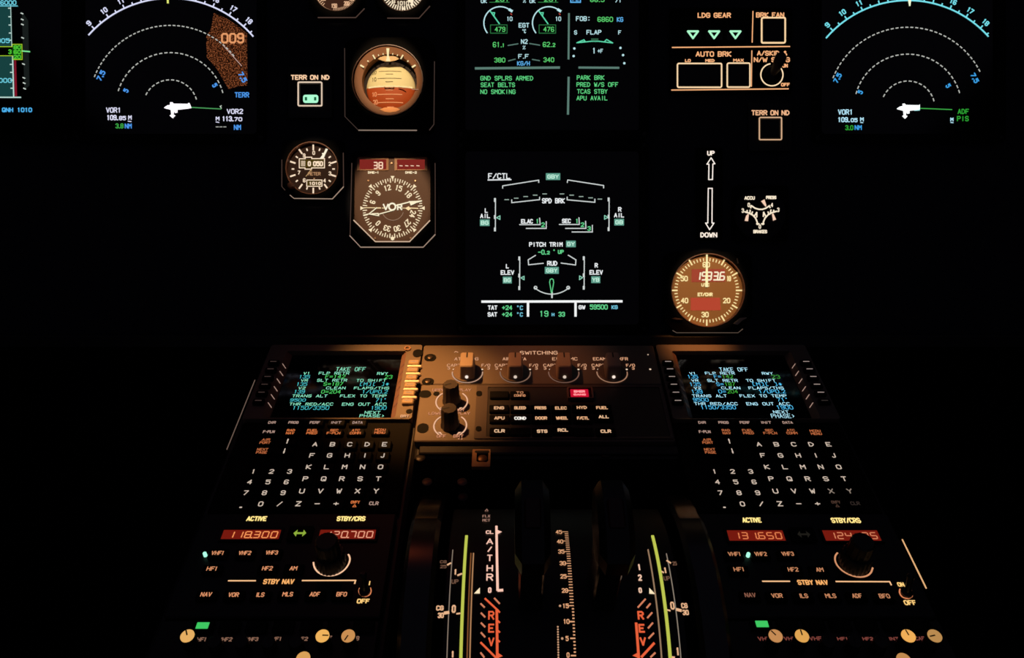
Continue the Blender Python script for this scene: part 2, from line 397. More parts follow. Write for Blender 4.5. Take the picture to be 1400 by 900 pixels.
def d(m):
    q = C1.at(0.0003)
    txr(m, q, '7.5', 497, 372, 52, 27, 62, 5.5); txr(m, q, '7.5', 1194, 380, 52, 27, -62, 5.5); txr(m, q, '5', 620, 446, 16, 26, 62, 5.5); txr(m, q, '5', 1057, 420, 16, 26, -62, 5.5)
    tx(m, q, 'TERR', 1155, 454, 1226, 480, 4.2 / 3.6 * K); tx(m, q, 'NM', 614, 608, 648, 633, 4.2 / 3.6 * K); tx(m, q, 'NM', 1151, 614, 1186, 640, 4.2 / 3.6 * K)
lit(s1, 'range_numerals', '#4f9df5', d)
def d(m):
    q = C1.at(0.0003)
    tx(m, q, 'VOR1', 522, 529, 596, 555, 4.2 / 3.6 * K); tx(m, q, '109.', 525, 566, 582, 592, 4.8 / 3.6 * K); tx(m, q, '85', 586, 571, 620, 592, 4.2 / 3.6 * K); tx(m, q, 'M', 631, 568, 648, 590, 4.2 / 3.6 * K); m.rib([C1.p(631, 597), C1.p(646, 599)], 4 / 3.6 * K, 0.0003)
    tx(m, q, 'VOR2', 1116, 536, 1196, 561, 4.2 / 3.6 * K); tx(m, q, '113.', 1093, 572, 1150, 597, 4.8 / 3.6 * K); tx(m, q, '70', 1153, 577, 1192, 597, 4.2 / 3.6 * K); tx(m, q, 'M', 1062, 574, 1080, 594, 4.2 / 3.6 * K); m.rib([C1.p(1064, 601), C1.p(1078, 603)], 4 / 3.6 * K, 0.0003)
lit(s1, 'station_text', '#e6e6ff', d)
def d(m):
    for x in (1064, 1082, 1101): m.rib([C1.p(x, 625), C1.p(x + 12, 625)], 4 / 3.6 * K, 0.0003)
lit(s1, 'distance_dashes', '#a9aaa4', d)
lit(s1, 'distance_text', '#3fae4a', lambda m: tx(m, C1.at(0.0003), '3.8', 568, 608, 608, 632, 4.2 / 3.6 * K))
def plane_mark(m, q, cx, cy, k, tail):
    o = ((-42, 1), (-25, -10), (-12, -12), (-12, -25), (0, -25), (5, -18), (75, -17), (78, -22), (84, -20), (93, 3), (78, 6), (24, 12), (24, 26), (12, 28), (7, 18), (5, 36), (14, 40), (1, 54), (-14, 40), (-6, 35), (-9, 12), (-39, 4))
    m.poly([q.p(cx + x * k, cy + y * k) for x, y in (o if tail else [(min(x, 78), y) for x, y in o])], 0.0004)
lit(s1, 'aircraft_symbol', '#fff6ff', lambda m: plane_mark(m, C1, 850, 529, 1.0, True), 1.6)
lit(s1, 'bearing_needle', '#4ea35e', lambda m: (m.rib([C1.p(940, 529), C1.p(1088, 537)], 4.2 / 3.6 * K, 0.0003)))
lit(s1, 'needle_tip', '#c8d8c8', lambda m: m.rib([C1.p(1090, 521), C1.p(1084, 524), C1.p(1090, 533)], 4 / 3.6 * K, 0.0003))
lit(s1, 'lubber_mark', '#e8f07a', lambda m: m.rib([C1.p(826, -12), C1.p(827, 14)], 9 / 3.6 * K, 0.0004))

nd2, s2 = display('navigation_display', 'screen with cyan heading arc and green ADF PIS lettering, no terrain patch', 1241, 65)
nav(nd2, s2, C8, 636, 664, 165.5, '#79e6f2', (-49.5, 48.4), [(-68, 78, 13), (-76, 75, 27), (-69, 64, 38)], {'hdg': 136, 'gain': 0.96}, 7.2)
def d(m):
    q = C8.at(0.0003)
    txr(m, q, '7.5', 203, 480, 62, 32, 62, 6.5); txr(m, q, '7.5', 1047, 480, 62, 32, -62, 6.5); txr(m, q, '5', 343, 567, 20, 32, 62, 6.5); txr(m, q, '5', 884, 528, 20, 32, -62, 6.5)
    tx(m, q, 'NM', 308, 770, 352, 800, 5.2 / 4.5 * K)
lit(s2, 'range_numerals', '#3fa6ee', d)
def d(m):
    q = C8.at(0.0003)
    tx(m, q, 'VOR1', 206, 673, 298, 706, 5.2 / 4.5 * K); tx(m, q, '109.', 204, 721, 278, 752, 5.8 / 4.5 * K); tx(m, q, '05', 284, 727, 326, 752, 5.2 / 4.5 * K); tx(m, q, 'M', 342, 722, 364, 748, 5.2 / 4.5 * K); m.rib([C8.p(344, 754), C8.p(358, 756)], 5 / 4.5 * K, 0.0003)
    tx(m, q, 'M', 897, 724, 916, 748, 5.2 / 4.5 * K); m.rib([C8.p(899, 754), C8.p(913, 756)], 5 / 4.5 * K, 0.0003)
lit(s2, 'station_text', '#b9ecff', d)
def d(m):
    q = C8.at(0.0003); tx(m, q, 'ADF', 942, 670, 1012, 702, 5.2 / 4.5 * K); tx(m, q, 'PIS', 938, 714, 1010, 746, 5.2 / 4.5 * K); tx(m, q, '3.0', 250, 771, 300, 801, 5.2 / 4.5 * K)
lit(s2, 'green_text', '#2fa636', d)
lit(s2, 'aircraft_symbol', '#fbffff', lambda m: plane_mark(m, C8, 616, 668, 1.18, False), 1.6)
lit(s2, 'bearing_needle', '#3fb04a', lambda m: m.rib([C8.p(708, 667), C8.p(905, 675)], 5 / 4.5 * K, 0.0003))
lit(s2, 'needle_tip', '#a8f0f0', lambda m: m.rib([C8.p(676, 658), C8.p(706, 661), C8.p(706, 678), C8.p(676, 680)], 5.2 / 4.5 * K, 0.0004))
lit(s2, 'lubber_mark', '#f4ffd8', lambda m: m.poly([C8.p(634, -6), C8.p(656, -6), C8.p(650, 38), C8.p(642, 38)], 0.0004))

# ------------------------------------------------ engine and warning display
ewd, s3 = display('engine_warning_display', 'upper centre screen with green engine dials and memo lines such as PARK BRK', 755, 60)
q4 = C4.at(0.0003); SW = 4.8 / 5.296 * K
GA = [(285, 166, 118), (637, 166, 118)]
def d(m):
    for cx, cy, r in GA:
        u, v = q4.p(cx, cy); m.arc(u, v, r * q4.unit(), -128, 42, 8 / 5.296 * K, 0.0002, 40)
        m.rib([q4.p(cx + 68, 70), q4.p(cx + 84, 80)], 18 / 5.296 * K, 0.0003)
    for t, x0, y0, x1, y1 in (('10', 332, 120, 374, 152), ('10', 684, 120, 726, 152)): tx(m, q4, t, x0, y0, x1, y1, SW)
    tx(m, q4, 'EGT', 419, 166, 496, 200, SW * 1.15); tx(m, q4, 'N2', 436, 284, 484, 318, SW * 1.1); tx(m, q4, 'F.F', 416, 392, 492, 424, SW)
    tx(m, q4, '%', 448, 330, 468, 358, SW); tx(m, q4, '\u00b0C', 444, 212, 472, 240, SW); tx(m, q4, 'FLAP', 910, 217, 1018, 250, SW * 1.1); tx(m, q4, 'FOB:', 834, 118, 940, 152, SW * 1.1); tx(m, q4, 'S', 820, 220, 842, 250, SW); tx(m, q4, 'F', 1140, 220, 1162, 250, SW)
    tx(m, q4, '1', 954, 346, 976, 388, SW * 1.3); tx(m, q4, '+F', 990, 354, 1030, 384, SW)
    for x, y in ((822, 351), (817, 406), (1156, 347), (1175, 399), (1184, 458)): u, v = q4.p(x, y); m.poly(circ(u, v, 8.5 / 5.296 * K, 10), 0.0003)
    for cx in (145, 497): tx(m, q4, 'OK', cx, -6, cx + 44, 22, SW)
    tx(m, q4, '%', 450, -8, 472, 20, SW); tx(m, q4, '/1t', 1120, -14, 1186, 18, SW)
lit(s3, 'white_symbols', '#bfeaf0', d)
def d(m):
    m.rib([q4.p(102, 495), q4.p(718, 489)], 17 / 5.296 * K, 0.0002, ext=0); m.rib([q4.p(852, 489), q4.p(1148, 491)], 15 / 5.296 * K, 0.0002, ext=0); m.rib([q4.p(783, 95), q4.p(780, 430)], 13 / 5.296 * K, 0.0002, ext=0); m.rib([q4.p(781, 556), q4.p(776, 830)], 15 / 5.296 * K, 0.0002, ext=0)
    for p, e in (((342, 329), (414, 317)), ((498, 315), (572, 327)), ((345, 441), (394, 428)), ((518, 430), (570, 439))): m.rib([q4.p(*p), q4.p(*e)], 7 / 5.296 * K, 0.0002)
lit(s3, 'separator_lines', '#5b7c72', d)
def d(m):
    for cx, cy, r in GA: m.rib([q4.p(cx - 72, 80), q4.p(cx - 6, 172)], 8 / 5.296 * K, 0.0004); m.rib([q4.p(cx - 56, 92), q4.p(cx - 40, 92), q4.p(cx - 46, 118)], 7 / 5.296 * K, 0.0004)
    m.rib([q4.p(840, 310), q4.p(892, 288), q4.p(900, 300), q4.p(850, 309), q4.p(944, 299), q4.p(1000, 299), q4.p(1100, 311), q4.p(1056, 286), q4.p(1042, 300)], 7 / 5.296 * K, 0.0003)
lit(s3, 'gauge_needles', '#5fdcae', d)
lit(s3, 'slat_band', '#2c5a40', lambda m: m.poly([q4.p(944, 278), q4.p(996, 278), q4.p(996, 304), q4.p(944, 304)], 0.0003))
def d(m):
    for cx, t in ((275, '479'), (627, '476')):
        m.rib([q4.p(cx - 60, 180), q4.p(cx + 60, 180), q4.p(cx + 60, 240), q4.p(cx - 60, 240)], 4.5 / 5.296 * K, 0.0002, True)
        m.rib([q4.p(cx - 66, 16), q4.p(cx + 76, 16)], 4.5 / 5.296 * K, 0.0002)
lit(s3, 'value_boxes', '#2f7a44', d)
def d(m):
    for t, x0, y0, x1, y1 in (('479', 246, 194, 322, 230), ('476', 598, 194, 676, 230), ('61.', 232, 304, 298, 342), ('1', 300, 314, 316, 342), ('62.', 594, 304, 660, 340), ('2', 664, 312, 684, 340), ('380', 242, 418, 322, 452), ('340', 598, 416, 676, 450),
        ('6860', 990, 122, 1102, 158), ('281', 250, -20, 350, 12), ('281', 602, -20, 702, 12), ('88.5', 936, -18, 1040, 14)): tx(m, q4, t, x0, y0, x1, y1, SW)
lit(s3, 'engine_values', '#5fd873', d)
def d(m):
    for t, x0, y0, x1 in (('GND SPLRS ARMED', 142, 550, 524), ('SEAT BELTS', 144, 598, 392), ('NO SMOKING', 142, 648, 396), ('PARK BRK', 840, 546, 1040), ('PRED W/S OFF', 838, 596, 1140), ('TCAS STBY', 842, 646, 1062), ('APU AVAIL', 838, 694, 1062)): tx(m, q4, t, x0, y0, x1, y0 + 33, SW * 0.95)
lit(s3, 'memo_text', '#62dc86', d)
def d(m):
    tx(m, q4, 'KG/H', 408, 443, 500, 475, SW * 1.1); tx(m, q4, 'KG', 1130, 124, 1176, 158, SW * 1.1)
    m.rib([q4.p(796, -20), q4.p(796, 16), q4.p(866, 16), q4.p(866, -20)], 8 / 5.296 * K, 0.0003); tx(m, q4, 'FL', 808, -14, 854, 8, SW)
lit(s3, 'unit_text', '#5fb4f2', d)
def d(m):
    for cx in (364, 715): m.rib([q4.p(cx - 2, 98), q4.p(cx + 4, 106)], 8 / 5.296 * K, 0.0003)
lit(s3, 'red_limit', '#b0443a', d)

# ------------------------------------------------ system display
sd, s4 = display('system_display', 'lower centre screen with the white F/CTL flight control page', 755, 325)
q5 = C5.at(0.0003); SW5 = 4.9 / 4.092 * K; G5 = lambda *p: [q5.p(x, y) for x, y in p]
def d(m):
    for t, x0, y0, x1, y1 in (('F/CTL', 153, 69, 277, 101), ('SPD BRK', 454, 209, 582, 238), ('L', 134, 265, 151, 291), ('AIL', 108, 296, 164, 321), ('R', 880, 259, 899, 285), ('AIL', 857, 292, 914, 317), ('ELAC', 337, 326, 404, 351), ('SEC', 566, 324, 616, 349),
        ('PITCH TRIM', 382, 455, 570, 481), ('RUD', 483, 560, 540, 587), ('L', 252, 577, 269, 602), ('ELEV', 223, 612, 299, 638), ('R', 749, 572, 767, 598), ('ELEV', 720, 611, 795, 637), ('TAT', 151, 809, 205, 834), ('SAT', 150, 847, 204, 872), ('GW', 659, 808, 697, 831)): tx(m, q5, t, x0, y0, x1, y1, SW5 * 1.05)
    m.rib(G5((152, 107), (281, 105)), 6 / 4.092 * K, 0.0003)
lit(s4, 'page_text', '#eef2f4', d)
def d(m):
    w = 5.2 / 4.092 * K
    for l in (((234, 153), (234, 140), (436, 108), (436, 121)), ((596, 121), (598, 107), (799, 138), (799, 152)), ((285, 218), (285, 234), (441, 217), (441, 203)), ((595, 203), (595, 218), (750, 232), (750, 214)),
              ((418, 529), (377, 554), (379, 582), (462, 573)), ((601, 528), (644, 554), (642, 583), (561, 572)),
              ((329, 357), (444, 357), (441, 320)), ((366, 378), (478, 378), (478, 340)), ((551, 356), (663, 356), (661, 318)), ((586, 378), (700, 378), (698, 338)), ((622, 398), (736, 398), (736, 360))): m.rib(G5(*l), w, 0.0003)
    for x, y0, y1 in ((193, 215, 388), (829, 212, 386), (329, 542, 716), (690, 541, 714)):
        m.rib(G5((x + 1, y0), (x, y1)), w, 0.0003)
        for y in (y0 + 4, y1 - 4, (y0 + y1) / 2 + 13): m.rib(G5((x - 2, y - 7), (x - 2, y + 7)), w * 2.0, 0.0003)
    u, v = q5.p(509, 600); m.arc(u, v, 146 * q5.unit(), 139, 221, w, 0.0003)
    for x in (418, 601): u, v = q5.p(x, 710); m.arc(u, v, 8 * q5.unit(), 0, 360, w, 0.0003, 10)
    m.rib(G5((510, 736), (510, 765)), w * 1.6, 0.0003)
lit(s4, 'page_lines', '#d3d9d8', d)
def d(m):
    for x, y in ((257, 217), (310, 209), (363, 200), (416, 192), (469, 185), (566, 185), (620, 192), (673, 200), (726, 207), (778, 214)): m.rib(G5((x - 11, y), (x + 11, y)), 4.5 / 4.092 * K, 0.0003)
lit(s4, 'spoiler_marks', '#9fb3a8', d)
def d(m): m.rib(G5((115, 788), (905, 786)), 13 / 4.092 * K, 0.0003, ext=0); m.rib(G5((376, 792), (376, 872)), 13 / 4.092 * K, 0.0003, ext=0); m.rib(G5((642, 792), (642, 872)), 13 / 4.092 * K, 0.0003, ext=0)
lit(s4, 'separator_bars', '#f4f6f6', d)
BX = [(516, 88, 80, 38, 'GBY'), (134, 346, 54, 37, 'BG'), (886, 343, 54, 37, 'GB'), (616, 465, 54, 36, 'GY'), (509, 613, 78, 38, 'GBY'), (260, 667, 50, 38, 'BG'), (755, 665, 50, 38, 'YB')]
for x, y, w, h, t_ in BX:
    m = MB(); m.poly(G5((x - w / 2, y - h / 2), (x + w / 2, y - h / 2), (x + w / 2, y + h / 2), (x - w / 2, y + h / 2)), 0.0002)
    m.mi = 1; tx(m, q5.at(0.0004), t_, x - w * .40, y - 11, x + w * .40, y + 12, SW5 * 0.9)
    part(s4, 'hydraulic_box', m, [E('#5f9c8a'), E('#c8f4e0')])
def d(m):
    for l in (((200, 318), (219, 308), (219, 328)), ((823, 316), (804, 306), (804, 327)), ((337, 655), (354, 646), (354, 666)), ((681, 654), (664, 644), (664, 665))): m.rib(G5(*l), 4.5 / 4.092 * K, 0.0004, True)
lit(s4, 'position_pointers', '#8fd6bb', d)
def d(m):
    for t, x0, y0, x1, y1 in (('1', 421, 325, 436, 351), ('2', 450, 345, 470, 371), ('1', 642, 324, 658, 350), ('2', 671, 345, 691, 370), ('3', 708, 366, 727, 391), ('-0.', 432, 497, 478, 525), ('2', 481, 504, 498, 524), ('\u00b0', 516, 496, 530, 518), ('UP', 543, 498, 576, 521),
        ('+24', 230, 809, 288, 835), ('+24', 230, 847, 288, 872), ('59500', 722, 804, 822, 832), ('19', 440, 839, 490, 872), ('33', 546, 845, 583, 872)): tx(m, q5, t, x0, y0, x1, y1, SW5)
    m.rib(G5((507, 740), (497, 680), (500, 664), (509, 660), (517, 664), (520, 680), (509, 740)), 4.6 / 4.092 * K, 0.0003)
lit(s4, 'green_values', '#63d58c', d)
def d(m):
    for t, x0, y0, x1, y1 in (('\u00b0C', 312, 810, 348, 835), ('\u00b0C', 312, 848, 348, 872), ('H', 508, 851, 524, 870), ('KG', 843, 808, 878, 830)): tx(m, q5, t, x0, y0, x1, y1, SW5)
lit(s4, 'unit_text', '#6fc0d8', d)

# ------------------------------------------------ round standby instruments
FACE = P('#3a2416', 0.7, spec=0.1)
EDGE = E('#8e6f5e'); GLINT_DIM = E('#4c3a33')  # rim glints, put in as weak glow
def inst(name, label, cat, vw, out, cx, cy, r, top=0.007, fz=0.001, edges=(), edge=None, face=FACE, rim=None, ring=True):
    """instrument with an outlined bezel (out: crop points), a round glass of radius r and a face"""
    u, v = vw.p(cx, cy); k = vw.unit(); t = thing(name, label, cat, MIP, u, v)
    o = [vw.at(top).p(*p) for p in out]
    m = MB()
    if area(o) < 0: o = o[::-1]
    ou = around(o, (u, v)); m.frame(ou, circ(u, v, r * k, 72), -0.001, top, top * 0.9, fz); bz = part(t, 'bezel', m, P('#0a0909', 0.55, spec=0.03))
    if edges:
        m = MB()
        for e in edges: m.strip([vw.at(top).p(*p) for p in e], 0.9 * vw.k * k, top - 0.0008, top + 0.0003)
        part(bz, 'bezel_edge', m, edge or EDGE)  # reflected light along the bezel, put in as glowing strips
    if ring:
        m = MB(); m.tube(u, v, (r - 0.2) * k, (r + 1.0 * vw.k) * k, fz, top + 0.0004, 72); part(bz, 'glass_rim', m, rim or P('#5a3526', 0.4))
    m = MB(); m.lathe(u, v, [(r * k, -0.0005), (r * k, fz)], 72); f = part(t, 'dial_face', m, face)
    return t, f, u, v, k
WM = E('#ffeccb'); WM2 = E('#ffd9a6'); WR = E('#ffd0b4')

# attitude indicator
CA = View(MIP, 480, 60, 7.827)
t, f, u, v, k = inst('attitude_indicator', 'round attitude indicator with pale sky half over an orange ground half', 'attitude indicator', C2,
    [(505, 290), (600, 255), (1030, 255), (1122, 300), (1118, 850), (1085, 890), (600, 890), (508, 797)], 816, 582, 234, top=0.016,
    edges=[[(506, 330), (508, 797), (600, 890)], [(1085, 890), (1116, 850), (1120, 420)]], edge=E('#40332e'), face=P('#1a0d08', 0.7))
m = MB(); m.strip([C2.at(.016).p(600, 890), C2.at(.016).p(1000, 891)], 1.2 * K, 0.0152, 0.0163); part(t, 'lower_glass_edge', m, E('#857468'))  # glint on the lower glass edge, drawn as glow
u2, v2 = CA.p(430, 443); ka = CA.unit()
m = MB(); m.tube(u2, v2, 289 * ka, 366 * ka, 0.001, 0.0145, 72, zi=0.012); mask = part(t, 'roll_mask', m, P('#84583c', 0.6))
ub, vb = CA.p(431, 492); rb = 262 * ka
zb = lambda x, y: 0.0012 + 0.0095 * math.sqrt(max(0.0, 1 - ((x - ub) ** 2 + (y - vb) ** 2) / rb ** 2))
m = MB(); n = 48
for half in (0, 1):
    m.mi = half
    loops = []
    for j in range(13):
        q = rb * math.cos(math.pi / 2 * j / 12 * 0.995)
        loops.append([(ub + q * math.cos(math.pi * (i / n + half)), vb + q * math.sin(math.pi * (i / n + half)), zb(ub + q, vb)) for i in range(n + 1)])
    m.loft(loops, False, False, closed=False)
ball = part(t, 'horizon_ball', m, [P('#e2d9a8', 0.6), P('#b04e20', 0.6)])
zz = lambda x, y: zb(x, y) + 0.0003
def seg(m, p, q, w, n=10): A, B = CA.p(*p), CA.p(*q); m.rib([(A[0] + (B[0] - A[0]) * i / n, A[1] + (B[1] - A[1]) * i / n) for i in range(n + 1)], w * ka, zz, ext=0.1)
m = MB(); seg(m, (310, 321), (550, 321), 5); seg(m, (386, 355), (465, 355), 5); seg(m, (300, 402), (552, 402), 5); seg(m, (386, 440), (465, 440), 5)
for tt, x, y in (('20', 258, 327), ('10', 260, 408)): uu, vv = CA.p(x, y); m.text(tt, uu, vv, 50 * ka, 44 * ka, 5 * ka, zz)
part(ball, 'sky_pitch_lines', m, P('#4a4020', 0.6))
m = MB(); seg(m, (390, 528), (465, 528), 8); seg(m, (300, 572), (560, 572), 9); seg(m, (388, 618), (472, 618), 8); seg(m, (300, 653), (566, 653), 8); seg(m, (396, 697), (470, 697), 5)
for tt, x, y in (('10', 264, 568), ('20', 272, 645)): uu, vv = CA.p(x, y); m.text(tt, uu, vv, 52 * ka, 46 * ka, 7 * ka, zz)
part(ball, 'ground_pitch_lines', m, E('#f09a62'))
lit(ball, 'horizon_line', '#ffdf9c', lambda m: (seg(m, (200, 490), (665, 490), 16, 24)))
m = MB(); z = 0.0148
for a, r0, r1, w in ((-30, 268, 318, 14), (30, 268, 318, 14), (-60, 290, 335, 17), (60, 290, 335, 17), (-20, 280, 297, 9), (-10, 280, 297, 9), (10, 280, 297, 9), (20, 280, 297, 9), (-45, 288, 304, 12), (45, 288, 304, 12)):
    uu, vv = CA.p(419, 447); m.ticks(uu, vv, r0 * ka, r1 * ka, [a], w * ka, z)
m.poly([CA.p(402, 102), CA.p(434, 102), CA.p(428, 180), CA.p(444, 240), CA.p(398, 240), CA.p(410, 180)], z + 0.0002)
part(mask, 'roll_scale', m, E('#ffeab0'))
m = MB(); m.prism([CA.p(*p) for p in ((312, 212), (340, 195), (372, 184), (480, 184), (510, 195), (536, 212), (500, 228), (440, 241), (400, 241), (350, 228))], 0.0135, 0.0146); part(mask, 'roll_pointer', m, P('#c8a878', 0.5))
m = MB(); m.prism([CA.p(*p) for p in ((328, 742), (380, 722), (440, 716), (500, 722), (548, 742), (500, 765), (440, 772), (380, 765))], 0.0120, 0.0135); part(mask, 'slip_window', m, P('#f0a060', 0.5))
m = MB()
for l in (((375, 500), (400, 512), (430, 505), (460, 512), (480, 500)), ((525, 505), (560, 508), (598, 522))): m.strip([CA.p(*p) for p in l], 8 * ka, 0.0116, 0.0122)
part(t, 'aircraft_bar', m, P('#8a4a22', 0.5))
lit(t, 'index_line', '#b08468', lambda m: m.rib([CA.p(672, 530), CA.p(735, 530)], 7 * ka, 0.0132))
ADI = (u2, v2)

# airspeed indicator and altimeter cut by the picture's top edge
def top_dial(name, label, cat, cx, r, out, marks, face, col):
    t, f, u, v, k = inst(name, label, cat, D5, out, cx, 115 - r, r, top=0.0024, edges=[[out[4], out[3], out[2]]], edge=GLINT_DIM, face=face)
    m = MB(); marks(m, u, v, k); part(f, 'dial_markings', m, col); return t
def mk(m, u, v, k):
    m.ticks(u, v, 186 * k, 217 * k, [a for a in range(-176, -30, 6)][6:] , 6.5 * k, 0.0015); m.ticks(u, v, 188 * k, 217 * k, [-(172 + 4.2 * i) for i in range(30)], 5 * k, 0.0015)
    q = D5.at(0.0016)
    for tt, x0, y0, x1, y1, rt in (('150', 315, 36, 375, 80, 0), ('200', 442, 12, 500, 56, 0), ('120', 205, -30, 262, 8, 0), ('250', 498, -28, 550, 6, 0)): tx(m, q, tt, x0, y0, x1, y1, 8 / 7.368 * K)
    m.arc(u, v, 217 * k, 95, 265, 5 * k, 0.0015)
top_dial('airspeed_indicator', 'dial at the photo top edge showing the speeds 150 and 200', 'airspeed indicator', 372, 219, [(90, -330), (650, -330), (650, 85), (562, 176), (180, 176), (90, 95)], mk, P('#3a170c', 0.7), E('#e8b890'))
def mk(m, u, v, k):
    m.ticks(u, v, 172 * k, 217 * k, [a + 180 for a in range(-84, 85, 7)], 11 * k, 0.0015)
    q = D5.at(0.0016)
    tx(m, q, '5', 1026, 76, 1058, 120, 9 / 7.368 * K); tx(m, q, '6', 926, -8, 962, 32, 8 / 7.368 * K); tx(m, q, '1010', 976, 10, 1098, 54, 8 / 7.368 * K); m.poly([D5.p(1085, 0), D5.p(1150, 0), D5.p(1140, 40), D5.p(1100, 28)], 0.0016); m.rib([D5.p(1112, 0), D5.p(1135, 58)], 14 / 7.368 * K, 0.0016)
top_dial('standby_altimeter', 'dial at the photo top edge with bold radial ticks and the setting 1010', 'altimeter', 1035, 222, [(760, -330), (1310, -330), (1310, 60), (1200, 182), (880, 182), (760, 60)], mk, P('#2a1208', 0.7), WM)

# metric altimeter
CM = View(MIP, 385, 190, 10.589)
t, f, u, v, k = inst('metric_altimeter', 'round altimeter marked METER with counter drum and 1010 setting window', 'altimeter', CM,
    [(0, 20), (890, 20), (898, 690), (735, 868), (180, 868), (0, 690)], 464, 440, 368, edges=[[(120, 812), (180, 862), (735, 868), (898, 690)]], edge=E('#a58d7c'), rim=P('#8a5a44', 0.4), face=P('#2c130b', 0.7))
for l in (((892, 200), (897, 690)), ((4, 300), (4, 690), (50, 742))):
    m = MB(); m.strip([CM.at(.007).p(*p) for p in l], 8 * k, .0062, .0073); part(t, 'side_edge', m, GLINT_DIM)  # side glints of the bezel as dim glowing strips
m = MB()
for i in range(20):
    a = i * 18
    if i == 2: continue
    r0 = 270 if i % 2 == 0 else 272; r1 = 352 if i % 2 == 0 else 312
    m.ticks(u, v, r0 * k if i % 2 == 0 else 275 * k, r1 * k, [a], (22 if i % 2 == 0 else 19) * k, 0.0015)
for tt, x, y in (('0', 465, 202), ('2', 697, 362), ('3', 699, 500), ('4', 622, 604), ('6', 328, 600), ('7', 252, 488), ('9', 326, 240)): txr(m, CM.at(0.0015), tt, x, y, 38, 58, 0, 11)
CMz = CM.at(0.0015)
m.rib([CM.p(*p) for p in ((262, 292), (348, 292), (348, 270), (442, 270), (442, 290), (626, 290), (626, 424), (440, 424), (440, 442), (345, 442), (345, 424), (262, 424))], 13 * k, 0.0016, True)
m.rib([CM.p(370, 600), CM.p(590, 600), CM.p(590, 690), CM.p(370, 690)], 12 * k, 0.0016, True)
for tt, x0, x1 in (('0', 378, 425), ('050', 455, 600)): tx(m, CMz, tt, x0, 322, x1, 396, 17 * k)
for i in range(4):
    for j in range(5): m.rib([CM.p(290 + i * 16, 325 + j * 16), CM.p(297 + i * 16, 332 + j * 16)], 8 * k, 0.0016)
tx(m, CMz, '1010', 396, 622, 572, 668, 12 * k)
part(f, 'dial_markings', m, E('#ffe3c4'))
lit(f, 'counter_window', '#4a3a12', lambda m: (m.poly([CM.p(268, 298), CM.p(620, 298), CM.p(620, 418), CM.p(268, 418)], 0.0012), m.poly([CM.p(376, 606), CM.p(584, 606), CM.p(584, 684), CM.p(376, 684)], 0.0012)))
m = MB(); tx(m, CMz, 'METER', 384, 480, 564, 530, 9 * k); tx(m, CMz, 'hPa', 440, 566, 505, 588, 7 * k); part(f, 'unit_lettering', m, E('#b98a62'))
m = MB(); m.prism([CM.p(*p) for p in ((648, 146), (676, 156), (640, 228), (618, 282), (560, 292), (600, 240), (592, 214), (620, 210))], 0.0018, 0.0026); part(f, 'pointer', m, E('#fff4d8'))
m = MB(); m.prism([CM.p(*p) for p in ((432, 440), (446, 476), (428, 470), (362, 552), (358, 546), (410, 478))], 0.0018, 0.0024); part(f, 'pointer_tail', m, E('#c09868'))
m = MB(); m.lathe(*CM.p(175, 705), [(46 * k, 0.006), (46 * k, 0.012), (38 * k, 0.014)], 24, flute=8, fd=0.12); part(t, 'setting_knob', m, P('#7a4a34', 0.5))

# distance and bearing indicator
CD = View(MIP, 478, 205, 6.66)
u, v = CD.p(393, 533); k = CD.unit()
t = thing('bearing_indicator', 'square brown indicator with a VOR compass card and two red distance windows', 'bearing indicator', MIP, u, v)
outl = [(5, 40), (60, 10), (720, 10), (780, 60), (782, 770), (670, 886), (100, 886), (0, 780)]
inl = [(62, 62), (712, 62), (736, 110), (736, 645), (548, 838), (238, 838), (38, 640), (42, 110)]
m = MB(); o = [CD.at(.008).p(*p) for p in outl][::-1]; i_ = [CD.at(.004).p(*p) for p in inl][::-1]
m.frame(around(o, (u, v), 96), around(i_, (u, v), 96), -0.001, 0.008, 0.006, 0.001); bz = part(t, 'bezel', m, P('#0a0909', 0.55, spec=0.03))
m = MB(); m.strip([CD.at(.008).p(*p) for p in ((0, 780), (100, 886), (670, 886), (780, 770))], 8 * k, 0.0072, 0.0083); part(bz, 'bezel_edge', m, E('#a08878'))  # lower bezel glint, put in as a glowing strip
m = MB(); m.strip([CD.at(.008).p(20, 120), CD.at(.008).p(4, 780)], 5 * k, .0072, .0083); m.strip([CD.at(.008).p(780, 770), CD.at(.008).p(778, 120)], 5 * k, .0072, .0083); part(bz, 'side_edge', m, GLINT_DIM)  # dimmer glints down both sides, also glowing strips
m = MB(); m.strip([CD.at(.004).p(*p) for p in ((40, 642), (238, 838), (548, 838), (734, 645))], 9 * k, 0.0056, 0.0066); part(bz, 'glass_edge', m, E('#d8b89c'))  # reflection on the glass rim, drawn as glow
m = MB(); m.prism([CD.p(*p) for p in inl][::-1], -0.0005, 0.001); f = part(t, 'dial_face', m, P('#5d4030', 0.6))
m = MB()
for x0, x1 in ((72, 358), (412, 708)): m.frame([CD.p(x0, 190), CD.p(x1, 190), CD.p(x1, 66), CD.p(x0, 66)], [CD.p(x0 + 22, 180), CD.p(x1 - 22, 180), CD.p(x1 - 22, 90), CD.p(x0 + 22, 90)], 0.001, 0.0022, 0.0016)
part(f, 'window_frame', m, P('#a87a58', 0.5))
